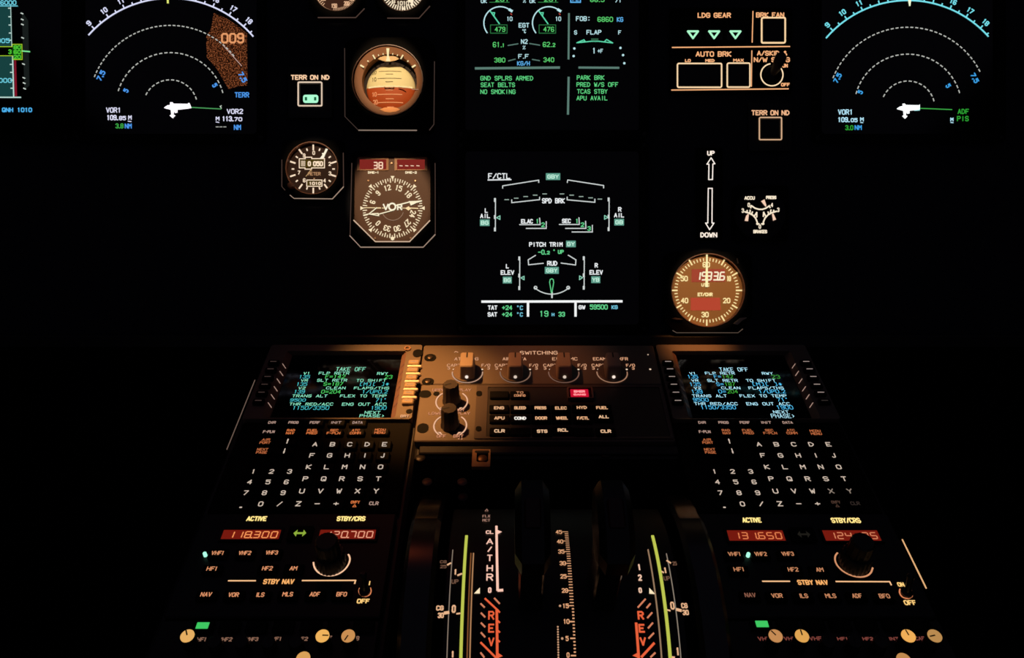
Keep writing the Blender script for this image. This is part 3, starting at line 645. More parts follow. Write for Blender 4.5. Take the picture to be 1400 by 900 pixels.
for tt, x0, x1 in (('38', 94, 336), ('----', 434, 686)):
    m = MB(); m.poly([CD.p(x0, 182), CD.p(x1, 182), CD.p(x1, 90), CD.p(x0, 90)], 0.0015); w_ = part(t, 'distance_window', m, E('#7e2620'))
    m = MB(); uu, vv = CD.p(262, 145) if tt == '38' else CD.p(546, 147)
    if tt == '38': m.seg7(tt, uu, vv, 96 * k, 56 * k, 10 * k, 0.0017)
    else:
        for x in (470, 522, 572, 624): m.rib([CD.p(x - 12, 147), CD.p(x + 12, 149)], 7 * k, 0.0017)
    part(w_, 'distance_digits', m, E('#ffd8b8'))
m = MB(); CDz = CD.at(0.0016)
tx(m, CDz, 'DME-1', 167, 195, 268, 217, 6 * k); tx(m, CDz, 'DME-2', 507, 195, 612, 217, 6 * k)
for i in range(72):
    a = i * 5
    r0 = 232 if i % 2 == 0 else 246
    m.ticks(u, v, r0 * k, 272 * k, [a - 14.5], (7 if i % 2 else 8.5) * k, 0.0016)
for a in range(0, 360, 45):
    c, s_ = math.cos(R(a)), math.sin(R(a)); g = lambda x, y: (u + (x * c + y * s_) * k, v + (-x * s_ + y * c) * k)
    if a == 180: m.poly([g(-16, 262), g(16, 262), g(16, 284), g(0, 294), g(-16, 284)], 0.0017)
    else: m.poly([g(-18, 292), g(18, 292), g(0, 258)], 0.0017)
for tt, a in (('12', -14.5), ('15', 17), ('18', 48), ('9', -44), ('6', -73), ('24', 106), ('27', 136), ('30', 167), ('33', 195), ('0', 224)):
    rr = 190 * k; m.text(tt, u + rr * math.sin(R(a)), v + rr * math.cos(R(a)), (64 if len(tt) > 1 else 28) * k, 52 * k, 8.5 * k, 0.0016, -a)
part(f, 'compass_card', m, E('#ffe9c0'))
m = MB(); tx(m, CD.at(0.0018), 'V', 302, 490, 356, 550, 12 * k); tx(m, CD.at(0.0018), 'R', 432, 494, 480, 550, 12 * k); m.arc(*CD.p(390, 520), 30 * k, 0, 360, 14 * k, 0.0018); part(f, 'mode_lettering', m, E('#fff6d8'))
m = MB(); G = lambda *p: [CD.p(*q) for q in p]
m.rib(G((262, 590), (400, 552)), 9 * k, 0.0022); m.rib(G((130, 598), (180, 586), (250, 530)), 9 * k, 0.0022); m.rib(G((180, 586), (268, 602), (262, 582), (205, 585)), 9 * k, 0.0022); m.rib(G((430, 508), (540, 480)), 11 * k, 0.0022); m.poly(G((540, 470), (610, 468), (660, 462), (662, 472), (612, 486), (560, 510), (552, 492)), 0.0023)
part(t, 'double_needle', m, E('#fff2cc'))
m = MB(); m.rib(G((140, 530), (235, 530)), 7 * k, 0.0020); m.rib(G((245, 532), (285, 532)), 10 * k, 0.0020); m.rib(G((300, 533), (320, 533)), 7 * k, 0.0020); m.rib(G((480, 533), (520, 534)), 6 * k, 0.0020); m.rib(G((540, 532), (625, 536)), 9 * k, 0.0020); m.poly(G((508, 534), (540, 516), (560, 540), (538, 556)), 0.0021)
part(t, 'single_needle', m, E('#ffe0a8'))
m = MB(); m.arc(*CD.p(395, 545), 98 * k, 105, 255, 5 * k, 0.0014); part(f, 'hub_ring', m, E('#a08068'))
m = MB()
for x, y in ((173, 284), (600, 284), (235, 806), (557, 806), (384, 124)): m.lathe(*CD.p(x, y), [(11 * k, 0.001), (11 * k, 0.0018), (6 * k, 0.0022)], 12)
part(f, 'face_screw', m, P('#c8a080', 0.35, metal=0.6))

# clock
CK = View(MIP, 905, 340, 7.504)
t, f, u, v, k = inst('clock', 'round brown clock with two red windows, reading 19 33.6 above ET/CHR', 'clock', CK,
    [(20, 80), (100, 30), (830, 30), (925, 80), (925, 700), (780, 866), (150, 866), (20, 740)], 456, 430, 368, face=P('#86592c', 0.65), rim=P('#6e4230', 0.4),
    edges=[[(110, 840), (150, 864), (780, 864), (830, 825)]], edge=E('#57493f'))
m = MB()
for i in range(60):
    a = i * 6
    if i % 5: m.ticks(u, v, 300 * k, 332 * k, [a], 10 * k, 0.0015)
    else: m.ticks(u, v, 298 * k, 362 * k, [a], 15 * k, 0.0015)
for tt, x, y in (('60', 455, 165), ('50', 228, 308), ('40', 232, 534), ('30', 442, 678), ('20', 664, 534)): txr(m, CK.at(0.0015), tt, x, y, 76, 56, 0, 10.5)
txr(m, CK.at(0.0015), '10', 686, 308, 46, 56, 0, 10.5); tx(m, CK.at(0.0015), 'UTC', 404, 356, 488, 390, 9 * k); tx(m, CK.at(0.0015), 'ET/CHR', 366, 452, 520, 490, 10 * k)
part(f, 'dial_markings', m, E('#ffe6a4'))
m = MB(); m.poly([CK.p(*p) for p in ((300, 345), (648, 340), (645, 210), (302, 212))], 0.0013); w1 = part(t, 'time_window', m, E('#a24430'))
m = MB(); m.seg7('19', *CK.p(398, 283), 124 * k, 78 * k, 14 * k, 0.0016, 0.12); m.seg7('33.6', *CK.p(548, 283), 200 * k, 78 * k, 14 * k, 0.0016, 0.12); part(w1, 'time_digits', m, E('#fff2cf'))
m = MB(); m.poly([CK.p(*p) for p in ((292, 636), (600, 634), (592, 505), (292, 505))], 0.0013); part(t, 'chronometer_window', m, E('#b54630'))
m = MB(); m.prism([CK.p(*p) for p in ((448, 64), (463, 64), (466, 396), (440, 396))], 0.0020, 0.0028); part(t, 'second_hand', m, E('#fff2b4'))
for pts, cc in ((((728, 770), (800, 712), (865, 706), (865, 714), (820, 738), (772, 784)), '#a08872'), (((95, 718), (140, 708), (215, 726), (150, 730)), '#6a5648')):
    m = MB(); m.prism([CK.at(.007).p(*p) for p in pts], 0.0065, 0.0085); part(t, 'corner_button', m, P(cc, 0.4))
m = MB(); m.prism([CK.at(.007).p(*p) for p in ((762, 100), (775, 95), (785, 150), (772, 155))], 0.0065, 0.0082); part(t, 'corner_button', m, P('#3a2c28', 0.4))

# triple brake pressure gauge
CB = View(MIP, 1000, 255, 12.86)
u, v = CB.p(500, 480); k = CB.unit()
t = thing('brake_pressure_gauge', 'small triple gauge with ACCU PRESS and BRAKES scales above the clock', 'pressure gauge', MIP, u, v)
m = MB(); m.frame(around(crect(u, v, 980 * k, 980 * k, 0.004), (u, v)), circ(u, v, 455 * k, 72), -0.001, 0.003, 0.002, 0.0004); part(t, 'bezel', m, P('#090909', 0.55, spec=0.04))
m = MB(); m.lathe(u, v, [(455 * k, -0.0005), (455 * k, 0.0005)], 72); f = part(t, 'dial_face', m, P('#080607', 0.6))
m = MB(); q = CB.at(0.0009); G = lambda *p: [CB.p(*x) for x in p]
tx(m, q, 'ACCU', 228, 172, 412, 234, 15 * k); tx(m, q, 'PRESS', 608, 165, 790, 224, 15 * k); tx(m, q, 'BRAKES', 385, 764, 628, 824, 15 * k)
for tt, x, y in (('0', 306, 326), ('4', 712, 326), ('3', 200, 425), ('3', 822, 412), ('0', 500, 706)): txr(m, q, tt, x, y, 42, 76, 0, 14)
for l in (((345, 340), (410, 385), (480, 405), (540, 405), (600, 385), (660, 345)), ((230, 448), (300, 470), (370, 505), (420, 560), (445, 620), (455, 672)), ((785, 440), (705, 465), (640, 500), (585, 560), (560, 620), (548, 672))): m.rib(G(*l), 24 * k, 0.0009)
m.rib(G((440, 660), (480, 660)), 24 * k, 0.0009); m.rib(G((525, 660), (565, 660)), 24 * k, 0.0009)
for (a, b), (c, e) in (((320, 470), (325, 420)), ((350, 490), (365, 450)), ((270, 455), (272, 425)), ((400, 520), (440, 460)), ((440, 460), (440, 540)), ((680, 470), (690, 415)), ((650, 490), (640, 450)), ((735, 455), (740, 420)), ((600, 530), (562, 455)), ((562, 455), (556, 530)), ((340, 340), (335, 380)), ((660, 340), (675, 375))): m.rib(G((a, b), (c, e)), 22 * k, 0.0009)
part(f, 'gauge_markings', m, E('#ffeed2'))
for p in (((515, 262), (572, 232), (604, 330), (602, 362), (585, 350)), ((228, 606), (252, 520), (288, 482), (298, 500), (284, 614)), ((706, 486), (728, 478), (776, 585), (726, 604))):
    m = MB(); m.prism(G(*p) if area(G(*p)) > 0 else G(*p)[::-1], 0.0010, 0.0016); part(t, 'pointer', m, E('#f8cfb4'))

# terrain switches
def push_switch(name, label, vw, cx, cy, s, y0, y1, xl, xr, col, fcol, fw):
    u, v = vw.p(cx, cy); k = vw.unit(); t = thing(name, label, 'switch', MIP, u, v)
    m = MB(); m.prism(crect(u, v + 12 * k, (xr - xl) * k * 1.15, s * k * 2.1, 0.002), -0.001, 0.0006, 0.0004); b_ = part(t, 'switch_plate', m, P('#0a0a0a', 0.5))
    m = MB(); tx(m, vw.at(0.0009), 'TERR ON ND', xl, y0, xr, y1, 7 * k * vw.k / 5, 0.0009, mono=False); part(b_, 'plate_lettering', m, col)
    m = MB(); o = crect(u, v, s * k, s * k, 0.0015); i_ = crect(u, v, s * k - 2 * fw * K, s * k - 2 * fw * K, 0.0008); m.frame(o, i_, 0.0006, 0.0018, 0.0016, 0.0006); part(t, 'guard_frame', m, fcol)
    m = MB(); m.prism(crect(u, v, s * k * 0.82, s * k * 0.82, 0.001), 0.0005, 0.0016, 0.0004); c = part(t, 'push_button', m, P('#0b0b0b', 0.35))
    return t, c, k
t, c, k = push_switch('terrain_switch', 'square TERR ON ND button with a green lit bar, beside the standby horizon', C2, 271, 645, 168, 512, 546, 138, 402, E('#ffd2a8'), E('#e6cdb4'), 1.5)
m = MB(); CT = C2.at(0.0018); m.poly(rect(*CT.p(222, 704), *CT.p(326, 648), 0.0025), 0.0019); lb = part(c, 'lit_bar', m, E('#a8f5cc', 1.1, True))
m = MB()
for x in (242, 305): m.poly([CT.p(x - 8, 688), CT.p(x + 8, 688), CT.p(x + 8, 664), CT.p(x - 8, 664)], 0.0021)
part(lb, 'bar_slots', m, E('#14603c'))
push_switch('terrain_switch', 'square dark TERR ON ND button below the autobrake buttons', C6, 733, 793, 142, 678, 710, 618, 852, E('#f5b98c'), E('#d6ac88'), 1.3)

# landing gear and brake panel
u, v = C6.p(490, 310); k = C6.unit()
t = thing('landing_gear_panel', 'panel lettered LDG GEAR and AUTO BRK with three green triangles', 'control panel', MIP, u, v)
m = MB(); m.prism(rect(*C6.p(115, 575), *C6.p(868, 50), 0.002), -0.001, 0.0006, 0.0004); b_ = part(t, 'mounting_plate', m, P('#0a0909', 0.55, spec=0.04))
m = MB(); q = C6.at(0.0009); S6 = 6.6 / 4.5 * K
for tt, x0, y0, x1, y1 in (('LDG GEAR', 287, 78, 492, 110), ('BRK FAN', 646, 76, 820, 108), ('AUTO BRK', 275, 316, 495, 349), ('A/SKID &', 652, 312, 838, 343), ('N/W STRG', 632, 352, 855, 383)): tx(m, q, tt, x0, y0, x1, y1, S6, mono=False)
for tt, x0, y0, x1, y1 in (('LO', 209, 363, 245, 383), ('MED', 334, 363, 391, 383), ('MAX', 506, 361, 571, 381), ('ON', 808, 392, 842, 416), ('OFF', 800, 510, 854, 532)): tx(m, q, tt, x0, y0, x1, y1, 5.6 / 4.5 * K, mono=False)
for p, e in (((128, 294), (854, 288)), ((124, 556), (846, 548)), ((626, 70), (621, 264)), ((619, 312), (616, 535))): m.rib([C6.p(*p), C6.p(*e)], (7 if p[0] < 200 else 6) * k, 0.0009, ext=0)
part(b_, 'plate_markings', m, E('#f7b27c'))
def frame_button(t, x0, y0, x1, y1, w, col, label=None):
    a_, b2 = C6.p(x0, y1), C6.p(x1, y0); w *= k
    m = MB(); m.frame(rect(*a_, *b2, 0.002), rect(a_[0] + w, a_[1] + w, b2[0] - w, b2[1] - w, 0.001), 0.0006, 0.0018, 0.0016, 0.0006); g = part(t, 'button_frame', m, col)
    m = MB(); m.prism(rect(a_[0] + w * 1.3, a_[1] + w * 1.3, b2[0] - w * 1.3, b2[1] - w * 1.3, 0.001), 0.0005, 0.003, 0.0008); part(t, 'push_button', m, P('#0b0908', 0.35))
frame_button(t, 675, 108, 827, 270, 8, E('#ffd8a6')); frame_button(t, 158, 390, 436, 543, 7, E('#ffdcae')); frame_button(t, 464, 388, 610, 542, 7, E('#ffdcae'))
for cx in (257, 387, 518):
    m = MB(); m.poly([C6.p(cx - 52, 182), C6.p(cx + 52, 182), C6.p(cx + 52, 250), C6.p(cx - 52, 250)], 0.0008); l_ = part(t, 'gear_light', m, P('#06140d', 0.3))
    m = MB(); m.rib([C6.p(cx - 31, 195), C6.p(cx + 31, 195), C6.p(cx, 237)], 12 * k, 0.0010, True); part(l_, 'green_triangle', m, E('#a6f2c4', 1.1, True))
u1, v1 = C6.p(742, 462)
m = MB(); m.arc(u1, v1, 68 * k, 48, 352, 7.5 * k, 0.0010); part(b_, 'toggle_ring', m, E('#ffe0b4'))
m = MB(); m.lathe(u1, v1, [(52 * k, 0.0005), (52 * k, 0.003), (40 * k, 0.005), (22 * k, 0.006)], 32); part(t, 'switch_collar', m, P('#100d0c', 0.4))
m = MB(); A, B = C6.p(742, 462), C6.at(0.02).p(800, 352)
dx, dy = B[0] - A[0], B[1] - A[1]
m.loft([[(A[0] + dx * s_ + r_ * math.cos(R(30 * i)), A[1] + dy * s_ + r_ * math.sin(R(30 * i)), 0.005 + 0.016 * s_) for i in range(12)] for s_, r_ in ((0, .0035), (.25, .0042), (.7, .0058), (.95, .0060), (1.05, .0044))]); part(t, 'toggle_lever', m, P('#2a2220', 0.35))

# gear lever placard
u, v = C7.p(270, 250); k = C7.unit()
t = thing('gear_lever_placard', 'placard with outlined arrows between the words UP and DOWN', 'placard', MIP, u, v)
m = MB(); m.prism(rect(*C7.p(205, 462), *C7.p(325, 40), 0.002), -0.001, 0.0006, 0.0004); b_ = part(t, 'mounting_plate', m, P('#0a0909', 0.55, spec=0.04))
m = MB(); q = C7.at(0.0009); G = lambda *p: [C7.p(*x) for x in p]
tx(m, q, 'UP', 256, 54, 290, 76, 5 * k); tx(m, q, 'DOWN', 225, 426, 302, 449, 5 * k)
part(b_, 'plate_lettering', m, E('#fff0e0'))
m = MB(); m.rib(G((262, 186), (263, 116), (254, 116), (273, 87), (290, 114), (281, 115), (279, 186)), 4.6 * k, 0.0009, True); m.rib(G((260, 226), (278, 226), (277, 384), (286, 384), (266, 414), (248, 384), (258, 384)), 4.6 * k, 0.0009, True)
part(b_, 'direction_arrows', m, E('#fff4ea'))
# ================================================================== CENTRE PEDESTAL
mm = 0.001
def pv(x0, y0, k): return lambda h=0.0: View(PED, x0, y0, k, h)
P1, P2, P3, P5, P8 = pv(300, 465, 5), pv(560, 465, 4.375), pv(860, 465, 4.375), pv(230, 690, 4.287), pv(930, 690, 3.684)
D6, D7, DE = pv(240, 840, 4.667), pv(1010, 840, 4.667), pv(575, 470, 6.43)
PX = pv(0, 0, 1.0)
PTOP, PBOT = 0.1400, -0.330
PLATE = P('#54483f', 0.5, spec=0.35, bump=0.03, scale=800)
BODY = P('#1b1817', 0.5, spec=0.3)
ped = thing('centre_pedestal', 'broad dark centre pedestal sloping up between the seats to the instrument board', 'pedestal', PED, 0, -0.1)
for x0, x1 in ((-0.272, -0.108), (0.130, 0.276)):
    m = MB(); m.prism(rect(x0, PBOT, x1, PTOP - 0.002), -0.66, -0.0079, 0.003); part(ped, 'side_bay', m, BODY)
m = MB(); m.prism(rect(-0.108, -0.008, 0.130, PTOP - 0.002), -0.66, -0.0079, 0.002); part(ped, 'forward_bay', m, BODY)
# glints along the pedestal's outer edges, put in as glowing strips
for side, ya, yb, cc in ((-1, 517, 612, '#6e5a50'), (1, 735, 802, '#e8b47c')):
    m = MB(); u = -0.2715 if side < 0 else 0.2770
    va, vb = PX(-.005).p(700, ya)[1], PX(-.005).p(700, yb)[1]
    m.strip([(u, vb + (va - vb) * i / 6) for i in range(7)], (0.5 if side < 0 else 0.7) * mm, -0.0079, -0.0072); part(ped, 'lit_edge_joint', m, E(cc))
m = MB(); m.prism(rect(-0.104, -0.0065, 0.120, 0.0025, 0.001), -0.0079, -0.004, 0.001); part(ped, 'cross_rail', m, P('#191716', 0.4))

def two(mb, vw, a, b, u, v, w, h, z, sw=0.5 * mm, mono=False):
    """one or two lines of key lettering centred on (u, v), sizes in metres"""
    if b: mb.text(a, u, v + h * .36, w, h * .62, sw, z, 0, mono); mb.text(b, u, v - h * .36, w, h * .62, sw, z, 0, mono)
    else: mb.text(a, u, v, w, h, sw, z, 0, mono)

KEYMESH = {}
def key(par, name, u, v, w, h, z0, z1, legend=None, draw=None, col=None, bev=0.8 * mm, mat=None):
    """a key cap (shared mesh per size) with its own legend"""
    kk = (round(w, 5), round(h, 5), z0, z1, mat.name if mat else '')
    if kk not in KEYMESH:
        b = MB(); b.prism(crect(0, 0, w, h, 1.0 * mm, 3), z0, z1, bev)
        me = bpy.data.meshes.new('key_cap'); me.from_pydata(b.v, [], b.f); me.materials.append(mat or KEYM)
        me.polygons.foreach_set('use_smooth', [True] * len(me.polygons)); me.set_sharp_from_angle(angle=R(32)); KEYMESH[kk] = me
    o = bpy.data.objects.new(name, KEYMESH[kk]); COL.objects.link(o); o.parent = par.o
    root = par.inv @ PED.map(u, v, 0); o.location = root
    inv = Matrix.Translation(-root) @ par.inv
    n = Node(o, par.surf, inv)
    if draw:
        b = MB(); draw(b); part(n, 'key_legend', b, col)
    return n

KW = E('#d2bfae'); KWD = E('#8f8175'); KO = E('#d8743f'); KOD = E('#b5643c'); KP = E('#b9988a')
# ------------------------------------------------ multipurpose control and display units
LX, LY, NX, NY = 14.97 * mm, 13.03 * mm, 14.98 * mm, 11.40 * mm
def mcdu(side, cx, lab, V, rows, cols, dim):
    """side -1/+1: keypad centred at side*191 mm, screen frame centred at cx"""
    kc = side * 0.19115
    t = thing('flight_management_keypad', lab, 'control display unit', PED, kc, 0.03)
    x0, x1 = (-0.2650, -0.1135) if side < 0 else (0.1205, 0.2700)
    sx0, sx1, sy0, sy1 = (-0.2480, -0.1285, 0.0335, 0.1290) if side < 0 else (0.1350, 0.2530, 0.0325, 0.1290)
    m = MB()
    o = rect(x0, 0.0308, x1, 0.1375, 0.003); i = rect(sx0, sy0, sx1, sy1, 0.003)
    m.frame(o, i, -0.0075, 0.0005, -0.0005, -0.0065); body = part(t, 'screen_surround', m, PLATE)
    m = MB(); m.prism(rect(x0, -0.0715, x1, 0.0306, 0.002), -0.0075, -0.0032, 0.001); part(t, 'keyboard_plate', m, P('#0d0b09', 0.6, spec=0.03))
    # sloping inner cheeks of the screen recess
    for xa, xb in ((sx0, sx0 + 5 * mm), (sx1, sx1 - 5 * mm)):
        m = MB(); l = lambda v: [(xa, v, -0.0005), (xb, v, -0.0055), (xb, v, -0.0065), (xa, v, -0.0065)]
        m.loft([l(sy0 + 1 * mm), l(sy1 - 1 * mm)]); ch = part(body, 'recess_cheek', m, P('#5e4640', 0.5))
    m = MB(); m.prism(rect(sx0, sy0, sx1, sy1, 0.003), -0.0073, -0.0062); scr = part(t, 'screen', m, GLASS)
    # screen lettering by colour
    for nm, col, items in rows:
        m = MB(); q = V(-0.0060)
        for tt, a, b, c, d_ in items: tx(m, q, tt, a, b, c, d_, 0.47 * mm)
        part_split(scr, nm, m, E(col, 1.25))
    # line select keys with white dashes; flood light painted into dash and key colours
    for k_ in range(6):
        v = (107.5 - 11.12 * k_) * mm
        for e in (-1, 1):
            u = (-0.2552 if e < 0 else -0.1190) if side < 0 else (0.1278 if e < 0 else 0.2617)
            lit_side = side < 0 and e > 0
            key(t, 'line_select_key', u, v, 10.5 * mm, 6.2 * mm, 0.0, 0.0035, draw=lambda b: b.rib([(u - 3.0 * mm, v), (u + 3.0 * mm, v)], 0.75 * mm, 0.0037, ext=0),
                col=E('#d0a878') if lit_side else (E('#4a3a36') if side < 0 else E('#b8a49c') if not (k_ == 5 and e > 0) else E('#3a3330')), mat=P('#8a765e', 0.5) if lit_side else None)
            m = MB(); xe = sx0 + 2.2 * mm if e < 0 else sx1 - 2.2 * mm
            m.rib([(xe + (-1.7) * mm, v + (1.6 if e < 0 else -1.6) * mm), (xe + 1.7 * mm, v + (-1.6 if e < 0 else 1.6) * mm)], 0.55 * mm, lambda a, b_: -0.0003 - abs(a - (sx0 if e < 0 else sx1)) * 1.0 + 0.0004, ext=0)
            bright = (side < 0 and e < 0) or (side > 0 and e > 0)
            part(body, 'line_mark', m, E('#c8a494') if bright else E('#5a4438'))  # flood-lit paint; its lit and dim sides put into glow colours
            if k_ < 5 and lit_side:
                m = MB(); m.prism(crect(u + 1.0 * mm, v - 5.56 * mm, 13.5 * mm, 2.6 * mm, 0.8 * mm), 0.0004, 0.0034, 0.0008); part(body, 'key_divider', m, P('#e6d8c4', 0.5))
    # alphabet and number keys
    kz = 0.0002
    letters = ['ABCDE', 'FGHIJ', 'KLMNO', 'PQRST', 'UVWXY']
    for r, row in enumerate(letters):
        for c, ch in enumerate(row):
            u, v = kc - 2.15 * mm + c * LX, -r * LY
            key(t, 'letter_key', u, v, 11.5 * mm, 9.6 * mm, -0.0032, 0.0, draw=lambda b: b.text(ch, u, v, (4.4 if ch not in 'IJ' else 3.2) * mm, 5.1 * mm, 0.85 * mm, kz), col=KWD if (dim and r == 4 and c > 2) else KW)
    for c, ch in enumerate('Z-+'):
        u, v = kc - 2.15 * mm + c * LX, -5 * LY
        key(t, 'letter_key' if ch == 'Z' else 'sign_key', u, v, 11.5 * mm, 9.6 * mm, -0.0032, 0.0, draw=lambda b: b.text(ch, u, v, 4.4 * mm, 5.1 * mm if ch == 'Z' else 4.4 * mm, 0.85 * mm, kz), col=KW)
    u, v = kc - 2.15 * mm + 3 * LX, -5 * LY
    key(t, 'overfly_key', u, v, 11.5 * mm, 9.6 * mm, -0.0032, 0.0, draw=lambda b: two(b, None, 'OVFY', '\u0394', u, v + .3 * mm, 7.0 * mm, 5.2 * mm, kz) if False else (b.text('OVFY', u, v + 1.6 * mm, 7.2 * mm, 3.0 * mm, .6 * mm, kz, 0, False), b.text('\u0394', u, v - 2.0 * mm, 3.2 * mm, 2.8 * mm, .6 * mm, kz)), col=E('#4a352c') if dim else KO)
    u = kc - 2.15 * mm + 4 * LX
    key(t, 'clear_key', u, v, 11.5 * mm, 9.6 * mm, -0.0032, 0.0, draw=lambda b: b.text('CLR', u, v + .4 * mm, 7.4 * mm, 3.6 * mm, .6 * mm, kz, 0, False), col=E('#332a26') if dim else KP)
    for k_, ch in enumerate('123456789.0/'):
        u, v = kc - 46.94 * mm + (k_ % 3) * NX, -31.12 * mm - (k_ // 3) * NY
        m_ = lambda: None
        n = key(t, 'number_key', u, v, 10.4 * mm, 9.0 * mm, -0.0032, 0.0, bev=1.2 * mm, draw=lambda b: b.text(ch, u, v - (0 if ch != '.' else 1.6 * mm), (3.9 if ch not in '1.' else 2.4) * mm, 4.9 * mm, 0.8 * mm if ch != '.' else 1.2 * mm, kz), col=KW)
    fx = lambda i: kc - 45.83 * mm + i * 19.01 * mm
    fy = lambda j: 26.75 * mm - j * 11.51 * mm
    for i, a in enumerate(('DIR', 'PROG', 'PERF', 'INIT', 'DATA')):
        u, v = fx(i), fy(0); key(t, 'page_key', u, v, 15.5 * mm, 7.4 * mm, -0.0032, 0.0, draw=lambda b: b.text(a, u, v, len(a) * 2.25 * mm, 3.2 * mm, .55 * mm, kz, 0, False), col=KP)
    for i, (a, b2) in enumerate((('F-PLN', None), ('RAD', 'NAV'), ('FUEL', 'PRED'), ('SEC', 'F-PLN'), ('ATC', 'COMM'), ('MCDU', 'MENU'))):
        u, v = (fx(i), fy(1)) if i < 5 else (PX().p(519.6, 590) if side < 0 else PX().p(1115.2, 591.5))
        def dr(b):
            if b2 is None: b.text(a, u, v, 10.2 * mm, 3.4 * mm, .6 * mm, kz, 0, False)
            else: b.text(a, u, v + 1.75 * mm, (len(a) * 2.4) * mm, 3.0 * mm, .62 * mm, kz, 0, False); b.text(b2, u, v - 1.75 * mm, (len(b2) * 2.4) * mm, 3.0 * mm, .62 * mm, kz, 0, False)
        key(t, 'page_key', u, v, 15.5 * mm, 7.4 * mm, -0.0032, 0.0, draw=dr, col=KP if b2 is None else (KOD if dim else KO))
    for j, (a, b2) in enumerate((('AIR', 'PORT'), ('NEXT', 'PAGE'))):
        u, v = fx(0), fy(2 + j)
        key(t, 'page_key', u, v, 15.5 * mm, 7.4 * mm, -0.0032, 0.0, draw=lambda b: (b.text(a, u, v + 1.75 * mm, (len(a) * 2.4) * mm, 3.0 * mm, .6 * mm, kz, 0, False), b.text(b2, u, v - 1.75 * mm, 9.4 * mm, 3.0 * mm, .6 * mm, kz, 0, False)), col=KOD)
        u2 = fx(1)
        key(t, 'arrow_key', u2, v, 15.5 * mm, 7.4 * mm, -0.0032, 0.0, draw=lambda b: b.text('\u2191' if j == 0 else '\u2193', u2, v, 2.0 * mm, 6.0 * mm, .85 * mm, kz), col=KW)
    return t, body, (x0, x1, sx0, sx1, sy0, sy1)

rowsL = [('white_lines', '#8fe8c4', [('TAKE OFF', 797, 186, 1000, 213), ('V1', 575, 219, 620, 237), ('FLP RETR', 680, 218, 888, 237), ('RWY', 1078, 220, 1152, 239), ('VR', 557, 268, 605, 285), ('SLT RETR', 668, 266, 873, 285), ('TO SHIFT', 937, 267, 1140, 286),
            ('V2', 540, 320, 588, 337), ('CLEAN', 730, 319, 862, 337), ('FLAPS/THS', 920, 320, 1160, 338), ('TRANS ALT', 498, 373, 738, 392), ('FLEX TO TEMP', 825, 373, 1142, 392), ('THR RED/ACC', 478, 429, 778, 448), ('ENG OUT ACC', 838, 429, 1142, 449), ('NEXT', 993, 486, 1100, 505), ('PHASE>', 958, 508, 1130, 529)]),
         ('green_lines', '#4fcf62', [('F=142', 725, 238, 860, 263), ('23', 1130, 240, 1182, 265), ('S=187', 712, 289, 845, 313), ('O=204', 697, 341, 830, 366)]),
         ('cyan_lines', '#46bcc4', [('135', 545, 240, 618, 263), ('135', 527, 290, 600, 314), ('139', 510, 341, 583, 366), ('1/UP0.2', 975, 342, 1150, 366), ('[M][ ]*', 957, 290, 1160, 314), ('9500', 484, 401, 590, 421), ('71\u00b0', 1068, 399, 1145, 424), ('1150/3350', 500, 451, 750, 477), ('1900', 1035, 452, 1142, 477)])]
rowsR = [('white_lines', '#b4ecff', [('TAKE OFF', 540, 165, 712, 188), ('V1', 362, 192, 400, 207), ('FLP RETR', 455, 191, 632, 207), ('RWY', 795, 192, 860, 208), ('VR', 373, 235, 415, 250), ('SLT RETR', 468, 234, 650, 251), ('TO SHIFT', 700, 234, 876, 251),
            ('V2', 388, 280, 430, 295), ('CLEAN', 552, 279, 665, 295), ('FLAPS/THS', 715, 279, 925, 296), ('TRANS ALT', 378, 326, 585, 343), ('FLEX TO TEMP', 662, 326, 942, 343), ('THR RED/ACC', 390, 373, 650, 390), ('ENG OUT ACC', 702, 373, 962, 391), ('NEXT', 862, 422, 955, 439), ('PHASE>', 850, 442, 992, 467)]),
         ('green_lines', '#3f9f3a', [('142', 556, 208, 622, 229), ('23', 852, 209, 902, 231), ('187', 572, 254, 634, 275), ('204', 586, 297, 650, 319)]),
         ('cyan_lines', '#52bdf0', [('F=', 508, 208, 550, 229), ('S=', 522, 254, 566, 275), ('O=', 535, 297, 580, 319), ('135', 350, 209, 412, 230), ('135', 362, 254, 428, 276), ('139', 373, 297, 438, 320), ('1/UP0.2', 775, 297, 935, 319), ('[M][ ]*', 735, 254, 915, 275), ('9500', 383, 347, 475, 368), ('71\u00b0', 885, 346, 955, 368), ('1150/3350', 428, 391, 638, 414), ('1900', 882, 391, 980, 415)])]
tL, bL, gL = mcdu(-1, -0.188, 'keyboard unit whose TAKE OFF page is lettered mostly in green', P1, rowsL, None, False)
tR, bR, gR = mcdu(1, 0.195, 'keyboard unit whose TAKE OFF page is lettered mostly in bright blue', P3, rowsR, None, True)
m = MB(); uu, vv = PX(0.001).p(553.5, 569); m.text('BRT', uu, vv, 8 * mm, 3.4 * mm, .6 * mm, 0.0010, 0, False); part(bL, 'brightness_lettering', m, E('#f0b080'))
def fastener(par, vw, x, y, w, h, screw=True):
    u, v = vw.p(x, y); k = vw.unit(x, y); hv = abs(vw.p(x, y - h / 2)[1] - vw.p(x, y + h / 2)[1])
    m = MB(); m.prism(crect(u, v, w * k, hv, min(w * k, hv) * 0.48, 6), vw.h, vw.h + 0.0004); f = part(par, 'fastener_recess', m, P('#030303', 0.7, spec=0.1))
    if screw:
        m = MB(); m.lathe(u, v, [(2.7 * mm, vw.h + .0002), (2.7 * mm, vw.h + .0011), (1.9 * mm, vw.h + .0015)], 18); m.rib([(u - 1.8 * mm, v), (u + 1.8 * mm, v)], .7 * mm, vw.h + .0016)
        part(f, 'fastener_screw', m, P('#3c322b', 0.4, metal=0.7))
D3v = View(PED, 400, 470, 6.925, 0.0005)
